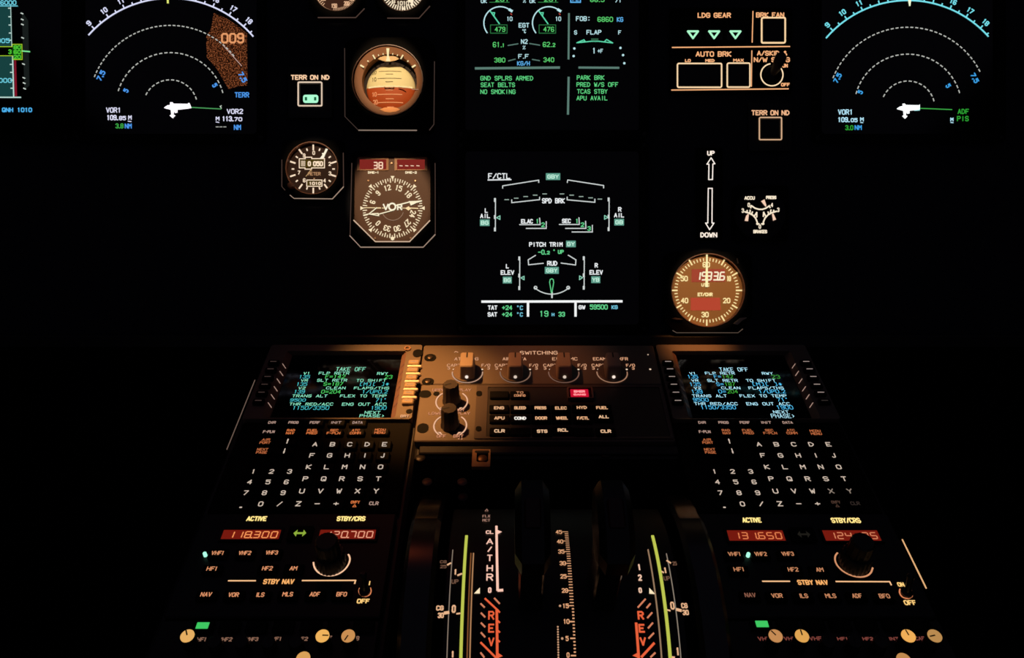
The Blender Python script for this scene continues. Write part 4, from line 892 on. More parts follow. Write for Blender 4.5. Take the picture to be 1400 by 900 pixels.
m = MB(); m.tube(*D3v.p(1088, 46), 2.2 * mm, 3.2 * mm, 0.0005, 0.0012, 20); part(bL, 'captive_nut', m, P('#c09070', 0.35, metal=0.6))
fastener(bL, D3v, 1185, 92, 90, 70, False); fastener(bL, D3v, 1105, 642, 60, 40, False)

# ------------------------------------------------ switching panel
PLW = E('#f6b488'); PLD = E('#b06a4a')
tS = thing('switching_panel', 'lit brown SWITCHING panel with a row of four ridged rotary selectors', 'control panel', PED, 0.002, 0.105)
m = MB(); m.prism(rect(-0.1120, 0.0785, 0.1180, 0.1375, 0.002), -0.0075, 0.0, 0.0008); pl = part(tS, 'panel_plate', m, PLATE)
q = P2(0.0003)
def dl(m):
    tx(m, q, 'SWITCHING', 660, 66, 885, 87, .65 * mm, mono=False)
lit(pl, 'panel_title', E('#f4b890'), dl)
heads = [('ATT HDG', 268, 412), ('AIR DATA', 556, 698), ('EIS DMC', 853, 1005), ('ECAM/ND XFR', 1097, 1306)]
KX = [(346, 197), (632, 197), (922, 197), (1211, 197)]
def dl(m):
    for (tt, a, b), (x, y) in zip(heads, KX):
        tx(m, q, tt, a, 104, b, 122, .6 * mm, mono=False)
        tx(m, q, 'CAPT', x - 122, 143, x - 40, 160, .55 * mm); tx(m, q, 'F/O', x + 84, 143, x + 136, 160, .55 * mm); tx(m, q, '3', x - 120, 163, x - 104, 177, .55 * mm); tx(m, q, '3', x + 118, 163, x + 134, 177, .55 * mm)
    for a, b in (((268, 74), (276, 68)), ((276, 68), (290, 74))): m.rib([q.p(*a), q.p(*b)], .7 * mm, .0003)
lit(pl, 'selector_lettering', E('#e8aa82'), dl)
def dl(m):
    for x, y in KX:
        for dx in (-82, 88): m.poly(circ(*q.p(x + dx, 176), 1.0 * mm, 10)[::1], .0003)
    for x, y, r_ in ((886, 485, .6), (889, 505, 1.0)): m.poly(circ(*PX(.0003).p(x, y), r_ * mm, 10), .0003)
lit(pl, 'position_dots', E('#ffe0c0'), dl)
for n_, (x, y) in enumerate(KX):
    u, v = q.p(x, y); u += 0.0
    g = ['#caa188', '#8a6a58', '#7c5a4c', '#a87c62'][n_]
    m = MB(); m.lathe(u, v, [(13.9 * mm, 0.0), (13.9 * mm, .0016), (13.1 * mm, .0022)], 48); sk = part(tS, 'selector_skirt', m, P('#5a4c42', 0.45))
    m = MB(); m.arc(u, v, 14.5 * mm, 84, 276, 1.0 * mm, .0006, 40); part(sk, 'selector_ring', m, E(g))
    m = MB()     # ridged handle: long block with rounded plan, domed top
    pl_ = rect(u - 7.2 * mm, v - 11.5 * mm, u + 7.2 * mm, v + 11.5 * mm, 3.0 * mm, 5)
    L = lambda d_, z: [(a, b, z) for a, b in inset(pl_, d_)]
    m.loft([L(-0.3 * mm, .002), L(0.3 * mm, .009), L(0.9 * mm, .0165), L(1.7 * mm, .0175)]); kb = part(tS, 'selector_handle', m, P('#8a7868', 0.5))
    m = MB(); m.rib([(u, v + 2.5 * mm), (u, v + 9.5 * mm)], 1.3 * mm, .0177, ext=0.1); part(kb, 'pointer_line', m, P('#0a0807', 0.6))
    m = MB(); zc = .0054; m.loft([[(u + 1.5 * mm * math.cos(R(20 * i)), v + dv * mm, zc + 1.5 * mm * math.sin(R(20 * i))) for i in range(18)] for dv in (-11.0, -12.4)]); part(kb, 'white_dot', m, E('#ffeadb' if n_ in (0, 3) else '#d8c4b4'))
for x, y in ((85, 125), (65, 335)): fastener(tS if y < 200 else tS, DE(0.0), x, y, 105, 62)

# ------------------------------------------------ ECAM control panel
tE = thing('warning_control_panel', 'brown display control panel with two tall brightness knobs and rows of lettered system keys', 'control panel', PED, 0.0, 0.04)
m = MB(); m.prism(rect(-0.1090, 0.0040, 0.1180, 0.0780, 0.002), -0.0075, 0.0, 0.0008); pl = part(tE, 'panel_plate', m, PLATE)
m = MB(); a_, b_ = DE().p(470, 830), DE().p(545, 372)
m.frame(rect(a_[0], 0.0060, 0.1165, b_[1], .001), rect(a_[0] + 10.5 * mm, 0.0085, 0.1140, b_[1] - 2.5 * mm, .001), 0.0, .0012, .0010, 0.0); part(tE, 'keypad_frame', m, P('#453a36', 0.45))
m = MB(); m.prism(rect(a_[0] + 10 * mm, 0.008, 0.1145, b_[1] - 2.2 * mm), -0.0005, 0.0004); kp = part(tE, 'keypad_plate', m, P('#231c1c', 0.5))
q = P2(0.0003)
def dl(m):
    tx(m, q, 'UPPER DISPLAY', 136, 291, 368, 307, .55 * mm, mono=False); tx(m, q, 'LOWER DISPLAY', 113, 431, 362, 447, .55 * mm, mono=False)
    tx(m, q, 'OFF', 180, 411, 236, 427, .55 * mm); tx(m, q, 'BRT', 274, 411, 330, 427, .55 * mm); tx(m, q, 'OFF', 162, 566, 218, 584, .6 * mm); tx(m, q, 'BRT', 262, 566, 322, 584, .6 * mm)
    for x, y in ((294, 591), (312, 592)): m.poly(circ(*q.p(x, y), .7 * mm, 8), .0003)
lit(pl, 'display_lettering', E('#d8906a'), dl)
for n_, (cx, cy, tt, tb) in enumerate(((252, 368, 245, 268), (243, 512, 232, 408))):
    u, v = q.p(cx, cy)
    def dl(m):
        for sgn in (-1, 1):
            a0, a1 = (40, 140) if sgn > 0 else (-140, -40)
            m.arc(u, v, 14.4 * mm, a0, a1, 1.25 * mm, .0003, 24)
            e = 140 * sgn; ex, ey = u + 14.4 * mm * math.sin(R(e)), v + 14.4 * mm * math.cos(R(e))
            m.poly([(ex - sgn * 3.6 * mm, ey - 1.2 * mm), (ex + 1.4 * mm, ey + 3.0 * mm), (ex - 1.4 * mm, ey + 3.0 * mm)] if sgn > 0 else [(ex + 3.6 * mm, ey - 1.2 * mm), (ex + 1.4 * mm, ey + 3.0 * mm), (ex - 1.4 * mm, ey + 3.0 * mm)], .0003)
    lit(pl, 'rotation_arrows', E('#f0b894'), dl)
    hh = 0.0215
    m = MB(); m.lathe(u, v, [(8.6 * mm, 0.0), (8.6 * mm, .004), (7.8 * mm, .006), (7.4 * mm, hh - .002), (6.4 * mm, hh)], 40, flute=10, fd=.07); kb = part(tE, 'brightness_knob', m, P('#2c231e', 0.5))
    m = MB(); m.rib([(u - 5.2 * mm, v - 1.2 * mm), (u, v + .6 * mm)], 1.0 * mm, hh + .0003); part(kb, 'pointer_line', m, P('#0c0908', 0.6))
for x, y, w, h in ((40, 445, 105, 64), (20, 745, 100, 84)): fastener(tE, DE(0.0), x, y, w, h, False)
fastener(tE, DE(0.0), 140, 443, 55, 36, False)
for x, y in ((515, 440), (510, 750)): fastener(tE, DE(0.0012), x, y, 50, 44, False)
q = P2(0.0032)
ek = [('TO', 'CONFIG', 659, 324), ('ENG', None, 535, 407), ('BLEED', None, 661, 407), ('PRESS', None, 783, 407), ('ELEC', None, 905, 408), ('HYD', None, 1030, 405), ('FUEL', None, 1151, 406), ('APU', None, 537, 468), ('COND', None, 662, 469), ('DOOR', None, 787, 468), ('WHEEL', None, 911, 468), ('F/CTL', None, 1037, 468), ('ALL', None, 1161, 460),
      ('CLR', None, 538, 545), ('STS', None, 793, 547), ('RCL', None, 917, 540), ('CLR', None, 1174, 547)]
for a, b2, x, y in ek:
    u, v = q.p(x, y)
    def dr(b):
        if b2: b.text(a, u, v + 2.0 * mm, 6.6 * mm, 3.0 * mm, .6 * mm, .0034, 0, False); b.text(b2, u, v - 2.1 * mm, 10.6 * mm, 3.2 * mm, .6 * mm, .0034, 0, False)
        else: b.text(a, u, v, (9.2 if len(a) < 4 else 10.6) * mm, 4.0 * mm, .85 * mm, .0034, 0, False)
    key(tE, 'system_key', u, v, 17.5 * mm, 9.6 * mm, .0004, .0032, draw=dr, col=E('#fff6ea') if a == 'COND' else E('#eec096') if a in ('RCL', 'CLR', 'STS', 'ALL') else E('#e6ae80') if not b2 else E('#c8875e'))
for x, y in ((662, 545), (1040, 545), (537, 324)):
    u, v = q.p(x, y); key(tE, 'blank_key', u, v, 17.5 * mm, 9.6 * mm, .0004, .0032)
u, v = P2(.0032).p(1020, 320); kn = key(tE, 'emergency_cancel_key', u, v, 20 * mm, 12.6 * mm, .0004, .0036, mat=P('#3a0c10', 0.3))
m = MB(); m.prism(crect(u - .6 * mm, v, 16.6 * mm, 10.4 * mm, .8 * mm), .0034, .0040, .0003); lb = part(kn, 'red_lens', m, E('#c81030', 1.0, True))
m = MB(); m.text('EMER', u - .6 * mm, v + 1.6 * mm, 10.5 * mm, 3.4 * mm, 1.1 * mm, .0042, 0, False); m.text('CANC', u - .6 * mm, v - 2.6 * mm, 11.5 * mm, 2.4 * mm, 1.0 * mm, .0042, 0, False); part(lb, 'key_legend', m, E('#ff8a90', 1.3))
m = MB(); m.frame(crect(u, v, 24 * mm, 14.6 * mm, 1 * mm), crect(u, v, 21 * mm, 13.2 * mm, 1 * mm), .0004, .0046, .0046, .0004); part(kn, 'key_guard', m, P('#6a4a44', 0.35))

# bracket and screws on the forward bay
u, v = PX(-.007).p(658, 630)
m = MB(); m.frame(crect(u, v, 15.5 * mm, 20 * mm, 1 * mm), crect(u + 1 * mm, v + 2 * mm, 10 * mm, 12 * mm, 2 * mm), -.0076, -.0035, -.0045, -.0076); part(ped, 'lock_bracket', m, P('#9a7050', 0.45))
m = MB(); m.lathe(u + 1 * mm, v + 2 * mm, [(4 * mm, -.0076), (4 * mm, -.0060), (2.5 * mm, -.0052)], 20); part(ped, 'bracket_screw', m, P('#60402c', 0.4, metal=0.6))
for x, y in ((584, 660), (632, 660), (633, 681), (828, 622), (575, 627)):
    u, v = PX(-.0074).p(x, y); m = MB(); m.lathe(u, v, [(4.2 * mm, -.0076), (4.2 * mm, -.0064), (3.0 * mm, -.0058)], 20); m.rib([(u - 2.6 * mm, v), (u + 2.6 * mm, v)], .8 * mm, -.0057); part(ped, 'plate_screw', m, P('#221c19' if y != 660 else '#54443a', 0.4, metal=0.6))

# ------------------------------------------------ radio management panels
def radio(side, lab, V, A, digs, dim):
    kc = side * 0.1915; x0, x1 = (-0.2650, -0.1145) if side < 0 else (0.1215, 0.2705)
    t = thing('radio_panel', lab, 'radio panel', PED, kc, -0.12)
    m = MB(); m.prism(rect(x0, -0.1650, x1, -0.0745, .002), -.0075, 0.0, .001); pl = part(t, 'panel_plate', m, P('#0d0b0a', 0.5))
    q = V(0.0003)
    lit(pl, 'frequency_titles', E('#ffe088', 1.25), lambda m: [tx(m, q, a, *b, .95 * mm, mono=False) for a, b in A['title']])
    lit(pl, 'standby_title', E('#ffb46a'), lambda m: [tx(m, q, a, *b, .85 * mm, mono=False) for a, b in A['nav']])
    for l in A['lines']: lit(pl, 'standby_line', E('#ffc690'), lambda m: m.rib([q.p(*p) for p in l], 1.0 * mm, .0003))
    for nm, c4, dg, dc in A['windows']:
        c = [q.p(*p) for p in c4]
        ua, va, ub, vb = min(p[0] for p in c), min(p[1] for p in c), max(p[0] for p in c), max(p[1] for p in c)
        m = MB(); m.frame(rect(ua - 2 * mm, va - 2 * mm, ub + 2 * mm, vb + 2 * mm, 1 * mm), rect(ua, va, ub, vb, .5 * mm), 0.0, .0016, .0012, .0001); fr = part(t, 'window_frame', m, P('#0a0808', 0.5))
        m = MB(); m.poly(rect(ua, va, ub, vb), .0004); w = part(t, 'frequency_window', m, E('#74190f'))
        m = MB(); m.seg7(dg, (ua + ub) / 2 + 1.0 * mm, (va + vb) / 2, (ub - ua) * .90, 5.6 * mm, .85 * mm, .0006, .05); part(w, 'frequency_digits', m, dc)
    for a, x, y, w in A['keys']:
        u, v = V(.003).p(x, y)
        key(t, 'selector_key', u, v, 14.5 * mm, 8.0 * mm, 0.0, .003, draw=lambda b: b.text(a, u, v, w * mm, 3.6 * mm, .62 * mm, .0032, 0, False), col=E(A['kcol'] if a not in A.get('dark', ()) else '#8a5a48'))
    x, y = A['dot']; u, v = V(.003).p(x, y); m = MB(); m.lathe(u, v, [(1.4 * mm, 0.0), (1.3 * mm, .0032), (.8 * mm, .0038)], 16); part(t, 'green_light', m, E('#9ff2d2', 1.3, True))
    x, y, s_ = A['arrow']; u, v = V(.003).p(x, y)
    def dr(b): b.rib([(u - 2.6 * mm, v), (u + 2.6 * mm, v)], 1.7 * mm, .0034); [b.poly([(u + e * 4.9 * mm, v), (u + e * 2.3 * mm, v + 3.2 * mm), (u + e * 2.3 * mm, v - 3.2 * mm)], .0034) for e in (-1, 1)]
    key(t, 'transfer_key', u, v + 1 * mm, 19 * mm, 13 * mm, 0.0, .0032, draw=dr, col=E('#8fae3c') if s_ else E('#1c1a16'))
    # dual tuning knob with its white arc
    lit(pl, 'knob_arc', E(A['acol']), lambda m: m.rib([q.p(*p) for p in smooth(A['arc'])], 1.15 * mm, .0003, ext=.1))
    u, v = V(0).p(*A['knob'])
    m = MB(); m.lathe(u, v, [(11.0 * mm, 0.0), (11.0 * mm, .011), (10.2 * mm, .0125)], 48, flute=24, fd=.05); k0 = part(t, 'outer_knob', m, KNOB)
    m = MB(); m.lathe(u, v, [(8.6 * mm, .0120), (8.5 * mm, .0255), (7.4 * mm, .0270)], 48, flute=18, fd=.06); part(t, 'inner_knob', m, KNOB)
    # power toggle
    lit(pl, 'toggle_arc', E('#e88a5a'), lambda m: m.rib([q.p(*p) for p in smooth(A['tarc'])], .9 * mm, .0003, ext=.1))
    lit(pl, 'toggle_lettering', E('#ffce7c', 1.1), lambda m: [tx(m, q, a, *b, .8 * mm, mono=False) for a, b in A['tog']])
    u, v = V(0).p(*A['tk']); m = MB()
    m.loft([[(u + r_ * mm * math.cos(R(30 * i)), v + dv * mm + r_ * mm * math.sin(R(30 * i)), z * mm) for i in range(12)] for r_, z, dv in ((4.2, 0, 0), (4.2, 2, 0), (1.8, 3, 0), (2.2, 11, 2.4), (2.6, 15, 3.6), (1.5, 16.5, 4.0))]); part(t, 'power_toggle', m, P('#1a1615', 0.35))
    return t
AL = dict(title=[('ACTIVE', (460, 69, 578, 97)), ('STBY/CRS', (988, 69, 1156, 97))], nav=[('STBY NAV', (557, 437, 738, 467))], lines=[[(353, 447), (511, 447)], [(786, 446), (1098, 445), (1093, 463)]],
    windows=[('a', ((327, 150), (658, 150), (318, 207), (648, 207)), '118.300', E('#ff9a5a')), ('s', ((893, 149), (1213, 149), (893, 206), (1210, 206)), '120.700', E('#f0a080'))],
    keys=[('VHF1', 290, 285, 9.2), ('VHF2', 450, 285, 9.2), ('VHF3', 608, 283, 9.0), ('HF1', 257, 377, 7.6), ('HF2', 582, 375, 7.6), ('AM', 735, 375, 5.4), ('NAV', 223, 528, 7.8), ('VOR', 384, 530, 7.4), ('ILS', 541, 530, 5.6), ('MLS', 701, 527, 7.4), ('ADF', 860, 527, 7.2), ('BFO', 1017, 527, 7.4)], kcol='#e09468',
    dot=(213, 286), arrow=(772, 170, True), arc=((851, 338), (854, 362), (866, 386), (892, 408), (940, 420), (990, 412), (1030, 388), (1056, 355), (1066, 325), (1063, 305), (1055, 292)), acol='#ffc9a0', knob=(957, 347), tarc=((1122, 490), (1116, 510), (1128, 533), (1155, 541), (1182, 530), (1190, 508), (1184, 488)),
    tog=[('OFF', (1106, 553, 1180, 580)), ('I', (1172, 448, 1188, 474))], tk=(1153, 512))
AR = dict(title=[('ACTIVE', (312, 66, 408, 91)), ('STBY/CRS', (760, 67, 908, 93))], nav=[('STBY NAV', (590, 380, 744, 405))], lines=[[(415, 387), (551, 387)], [(785, 388), (1055, 389), (1063, 405)]],
    windows=[('a', ((232, 131), (514, 131), (248, 186), (526, 186)), '131.650', E('#e8804e')), ('s', ((717, 131), (990, 131), (733, 186), (1014, 186)), '124.135', E('#d8805a'))],
    keys=[('VHF1', 272, 250, 9.2), ('VHF2', 405, 250, 9.0), ('VHF3', 541, 249, 9.0), ('HF1', 295, 327, 7.6), ('HF2', 568, 328, 7.6), ('AM', 702, 329, 5.4), ('NAV', 352, 457, 7.8), ('VOR', 487, 460, 7.8), ('ILS', 622, 461, 5.8), ('MLS', 757, 461, 7.6), ('ADF', 890, 461, 7.0), ('BFO', 1028, 462, 7.6)], kcol='#c8865e', dark=('NAV',),
    dot=(344, 248), arrow=(622, 152, False), arc=((793, 243), (780, 258), (779, 285), (795, 315), (830, 345), (885, 366), (930, 365), (960, 348), (970, 318)), acol='#d8946a', knob=(872, 300), tarc=((1107, 425), (1103, 445), (1117, 467), (1145, 476), (1168, 465), (1170, 445), (1165, 434)),
    tog=[('OFF', (1127, 482, 1188, 507)), ('ON', (1094, 392, 1128, 414))], tk=(1138, 448))
tRL = radio(-1, 'radio panel showing the red frequency 118.300 with a green double arrow', P5, AL, None, False)
tRR = radio(1, 'radio panel showing the red frequency 131.650 with an unlit arrow', P8, AR, None, True)

# ------------------------------------------------ audio control panels
def audio(side, lab, V, knobs, lits, row2, texts, gb, tcol):
    x0, x1 = (-0.2650, -0.1145) if side < 0 else (0.1215, 0.2705)
    t = thing('audio_panel', lab, 'audio panel', PED, side * 0.1915, -0.2)
    m = MB(); m.prism(rect(x0, -0.300, x1, -0.1670, .002), -.0075, 0.0, .001); pl = part(t, 'panel_plate', m, P('#0c0a0a', 0.5))
    lit(pl, 'channel_lettering', E(tcol), lambda m: [tx(m, V(.0003), a, *b, .6 * mm, mono=False) for a, b in texts])
    for x in knobs:
        u, v = V(.003).p(x + (97 if side < 0 else -87), 74 if side < 0 else 64); n = key(t, 'channel_key', u, v, 14.5 * mm, 8.5 * mm, 0.0, .003)
        if x == knobs[gb]:
            b = MB(); b.poly(crect(u, v, 8.4 * mm, 4.8 * mm, .4 * mm), .0033); part(n, 'green_bar', b, E('#3fc862', 1.0, True))
    for i, (x, y, a) in enumerate([(x, 142, 0) for x in knobs]):
        on = i in lits; h = .0135 if on else .009
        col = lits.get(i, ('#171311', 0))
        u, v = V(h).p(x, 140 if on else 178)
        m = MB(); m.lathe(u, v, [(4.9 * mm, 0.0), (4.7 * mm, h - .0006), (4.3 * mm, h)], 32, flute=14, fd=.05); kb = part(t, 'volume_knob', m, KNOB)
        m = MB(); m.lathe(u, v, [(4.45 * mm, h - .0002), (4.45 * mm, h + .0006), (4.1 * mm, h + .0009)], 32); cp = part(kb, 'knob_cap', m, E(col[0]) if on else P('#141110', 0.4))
        a = R(col[1]); m = MB(); m.rib([(u, v), (u + 4.0 * mm * math.sin(a), v + 4.0 * mm * math.cos(a))], .9 * mm, h + .0011, ext=0); part(cp, 'pointer_line', m, P('#120a06', 0.6))
    for (x, y, cc) in row2:
        h = .0135; u, v = V(h).p(x, y); m = MB(); m.lathe(u, v, [(4.9 * mm, 0.0), (4.7 * mm, h - .0006), (4.3 * mm, h)], 32, flute=14, fd=.05); kb = part(t, 'volume_knob', m, KNOB)
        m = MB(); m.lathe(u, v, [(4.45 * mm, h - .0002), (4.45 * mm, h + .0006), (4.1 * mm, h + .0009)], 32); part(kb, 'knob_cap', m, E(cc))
    return t
audio(-1, 'audio panel below the 118.300 radio, amber lit knob tops at both of its ends', D6, [76, 247, 418, 590, 765, 938, 1102], {0: ('#e6ae62', -28), 5: ('#eeb25c', 92), 6: ('#c98e52', 205)}, [(815, 283, '#d8a058')],
      [('VHF1', (112, 148, 196, 174)), ('VHF2', (275, 148, 362, 174)), ('VHF3', (450, 147, 528, 172)), ('HF1', (612, 145, 676, 170)), ('HF2', (778, 145, 845, 170)), ('INT', (955, 138, 998, 162)), ('CAB', (1112, 140, 1172, 168))], 0, '#8a6552')
audio(1, 'audio panel below the 131.650 radio, two amber knob tops beside its green bar', D7, [235, 403, 572, 740, 908, 1082, 1250], {0: ('#c48a54', -35), 1: ('#e0a452', 0), 5: ('#f0ae58', -8), 6: ('#b98a50', 258)}, [(1053, 292, '#c08a50')],
      [('VHF', (122, 144, 200, 170)), ('VHF', (288, 144, 366, 168)), ('VHF', (450, 142, 530, 168)), ('HF1', (628, 146, 696, 168)), ('HF2', (790, 146, 858, 168)), ('INT', (960, 146, 1022, 168)), ('CAB', (1122, 142, 1190, 168))], 0, '#7c4038')

# ================================================================== THRUST LEVER QUADRANT
Q6 = lambda h=0.0: View(QUA, 540, 600, 3, h)
Q7 = lambda h=0.0: View(QUA, 740, 600, 3, h)
Q8 = lambda h=0.0: View(QUA, 580, 690, 4.286, h)
tq = thing('thrust_quadrant', 'curved black quadrant lettered A/THR and REV between the trim wheels', 'quadrant', QUA, 0.011, -0.05)
def drum(m, u0, u1, a0, a1, n1, n0=-0.05, n=40):
    m.loft([[(u0, a, n0), (u0, a, n1 - .001), (u0 + .001, a, n1), (u1 - .001, a, n1), (u1, a, n1 - .001), (u1, a, n0)] for a in [R(a0 + (a1 - a0) * i / n) * QUA.r for i in range(n + 1)]])
m = MB(); drum(m, -0.0700, 0.0920, -78, 16, -0.0004, -0.06); body = part(tq, 'quadrant_body', m, P('#0a0a0a', 0.45))
z1 = 0.0
def qstrip(m, pts, w, vw):   # a marking that follows the curve
    P_ = [vw.p(*p) for p in pts]; out = []
    for a, b in zip(P_, P_[1:]):
        for i in range(6): out.append((a[0] + (b[0] - a[0]) * i / 6, a[1] + (b[1] - a[1]) * i / 6))
    m.rib(out + [P_[-1]], w, z1, ext=.05)
GRN = E('#bcc450')
v0, v1 = QUA.hit(634, 728)[1], QUA.hit(631, 915)[1]
def band(m, u, w, va, vb, z0=-.0004, zt=.0006): m.strip([(u, va + (vb - va) * i / 16) for i in range(17)], w, z0, zt)
for u in (-0.0571, 0.0796):
    m = MB(); band(m, u, 2.0 * mm, QUA.hit(634, 733)[1], v1); part(tq, 'green_trim_band', m, GRN)
for u, cc, y in ((-0.0662, '#8a7a6c', 752), (0.0866, '#8a7e70', 757)):
    m = MB(); band(m, u, .55 * mm, QUA.hit(616, y)[1], v1, -.0004, .0002); part(tq, 'scale_line', m, E(cc))
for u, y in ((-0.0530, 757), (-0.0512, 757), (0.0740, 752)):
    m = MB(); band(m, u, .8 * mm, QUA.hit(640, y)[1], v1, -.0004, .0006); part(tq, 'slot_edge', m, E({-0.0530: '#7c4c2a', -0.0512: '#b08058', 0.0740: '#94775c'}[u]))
q = Q8(0.0003); z1 = 0.0003
sw = .85 * mm
def box(m, vw, t, x, y, w, h, s_=None): tx(m, vw, t, x - w / 2, y - h / 2, x + w / 2, y + h / 2, s_ or sw)
def dl(m):
    for t_, y, w, h in (('A', 216, 40, 34), ('/', 262, 26, 32), ('T', 313, 32, 38), ('H', 373, 38, 38), ('R', 426, 40, 42), ('0', 502, 20, 32)): box(m, q, t_, 384, y, w, h, .9 * mm)
    box(m, q, 'CL', 384, 162, 46, 20, .8 * mm)
    qstrip(m, ((423, 125), (426, 300), (430, 505)), 1.7 * mm, q); qstrip(m, ((430, 504), (462, 502)), 1.9 * mm, q); m.poly([q.p(430, 150), q.p(456, 160), q.p(430, 174)], z1)
lit(body, 'thrust_scale', E('#ffc9b4'), dl)
def dl(m):
    box(m, q, '\u0394', 366, 32, 22, 14, .6 * mm); box(m, q, 'FLX', 364, 68, 46, 15, .6 * mm); box(m, q, 'MCT', 364, 92, 46, 15, .6 * mm)
lit(body, 'upper_detents', E('#9a7464'), dl)
lit(body, 'idle_mark', E('#ffe8c0'), lambda m: (m.poly([q.p(292, 522), q.p(326, 487), q.p(326, 522)], z1), m.poly([Q7(.0003).p(443, 612), Q7(.0003).p(443, 636), Q7(.0003).p(468, 638)], z1)))
def dl(m):
    for t_, y in (('R', 650), ('E', 725), ('V', 805)): box(m, q, t_, 393, y, 36, 52, 1.0 * mm)
    qstrip(m, ((425, 618), (427, 760), (428, 905)), 1.7 * mm, q); m.poly([q.p(430, 868), q.p(460, 888), q.p(430, 902)], z1)
    for y in (625, 685, 742, 798): qstrip(m, ((430, y - 4), (443, y + 8)), 1.1 * mm, q)
    for a, b in (((355, 550), (436, 625)), ((330, 808), (424, 902))): qstrip(m, (a, b), 1.25 * mm, q)
    w = Q7(.0003)
    for t_, x, y in (('R', 408, 725), ('E', 412, 778), ('V', 417, 832)): box(m, w, t_, x, y, 26, 36, 1.15 * mm)
    qstrip(m, ((389, 755), (400, 905)), 1.7 * mm, w); m.poly([w.p(396, 878), w.p(374, 890), w.p(398, 900)], z1)
    qstrip(m, ((410, 897), (464, 838)), 1.5 * mm, w)
lit(body, 'reverse_scale', E('#e8603a'), dl)
def dl(m):
    for a, b in (((410, 548), (442, 582)), ((330, 580), (354, 604)), ((332, 635), (357, 661)), ((332, 693), (357, 719)), ((332, 750), (357, 778)), ((330, 868), (352, 897))): qstrip(m, (a, b), 1.1 * mm, q)
    w = Q7(.0003)
    for a, b in (((396, 693), (428, 657)), ((432, 695), (448, 676)), ((435, 736), (455, 713)), ((438, 778), (458, 755)), ((440, 820), (462, 797)), ((448, 897), (468, 878))): qstrip(m, (a, b), 1.1 * mm, w)
lit(body, 'reverse_hatching', E('#d07e5c'), dl)
w7 = Q7(.0003)
def dl(m):
    box(m, w7, '1', 402, 527, 10, 26, 1.0 * mm); box(m, w7, '2', 405, 570, 16, 26, 1.0 * mm); box(m, w7, '0', 406, 622, 14, 22, .9 * mm)
lit(body, 'detent_numbers', E('#f0c4a8'), dl)
def dl(m):
    for i, (x, y) in enumerate(((72, 383), (77, 422), (82, 463), (88, 511), (91, 565), (97, 623), (100, 686), (103, 750), (106, 820), (110, 888))):
        t_ = str(45 - 5 * i); box(m, w7, t_, x, y, 26 if len(t_) > 1 else 12, 15 + i * 0.7, .6 * mm)
    ue = (QUA.hit(776.5, 727, .0003)[0], QUA.hit(787, 880, .0003)[0])
    va, vb = w7.p(100, 382)[1], w7.p(100, 890)[1]
    for d_ in range(46):
        v = vb + (va - vb) * d_ / 45; f = d_ / 45; ur = ue[1] + (ue[0] - ue[1]) * f
        if d_ >= 15: m.rib([(ur - (4.6 if d_ % 5 == 0 else 2.6) * mm, v), (ur, v)], .62 * mm, z1, ext=0)
        else: m.rib([(ur - (3.4 if d_ % 5 == 0 else 1.4) * mm, v), (ur, v)], .85 * mm, z1, ext=0)
lit(body, 'degree_scale', E('#e2a478'), dl)
def dl(m):
    for i in range(13):
        p = w7.p(68 + i * .2, 772 + i * 10.5); m.poly(circ(*p, .6 * mm, 8), z1)
    for x, y in ((77, 686), (86, 820)): m.poly(circ(*w7.p(x, y), .8 * mm, 8), z1)
lit(body, 'scale_dots', E('#c89a78'), dl)
def dl(m):
    w6 = Q8(.0003)
    for t_, x, y, w, h in (('1', 183, 395, 14, 34), ('0', 173, 612, 24, 46), ('1', 167, 878, 14, 40)): box(m, w6, t_, x, y, w, h, 1.0 * mm)
    for a, b, ww in (((194, 416), (222, 405), 1.3), ((188, 641), (212, 638), 1.0), ((134, 355), (158, 342), 1.3), ((115, 637), (147, 632), 2.0)): m.rib([w6.p(*a), w6.p(*b)], ww * mm, z1, ext=0)
    for t_, x, y, w, h in (('CG', 92, 607, 44, 30), ('30', 97, 650, 36, 32)): box(m, w6, t_, x, y, w, h, .8 * mm)
    for t_, x, y, w, h in (('1', 509, 540, 10, 24), ('0', 538, 685, 17, 32), ('1', 560, 873, 12, 34)): box(m, w7, t_, x, y, w, h, .95 * mm)
    for a, b, ww in (((486, 541), (503, 550), 1.2), ((514, 702), (530, 706), 1.0), ((514, 499), (532, 511), 1.3), ((553, 700), (576, 706), 1.9), ((530, 896), (548, 898), 1.2)): m.rib([w7.p(*a), w7.p(*b)], ww * mm, z1, ext=0)
    for t_, x, y, w, h in (('CG', 587, 685, 26, 22), ('30', 592, 713, 26, 22)): box(m, w7, t_, x, y, w, h, .75 * mm)
lit(body, 'trim_scale', E('#e8b48a'), dl)
def dl(m):
    w6 = Q8(.0003); box(m, w6, 'UP', 180, 452, 42, 26, .7 * mm); box(m, w6, 'CG', 112, 336, 40, 18, .6 * mm); box(m, w6, '25', 112, 364, 38, 20, .6 * mm); box(m, w7, 'UP', 515, 573, 26, 18, .6 * mm); box(m, w7, '25', 547, 512, 18, 16, .6 * mm)
lit(body, 'faint_trim_lettering', E('#6a4c3c'), dl)
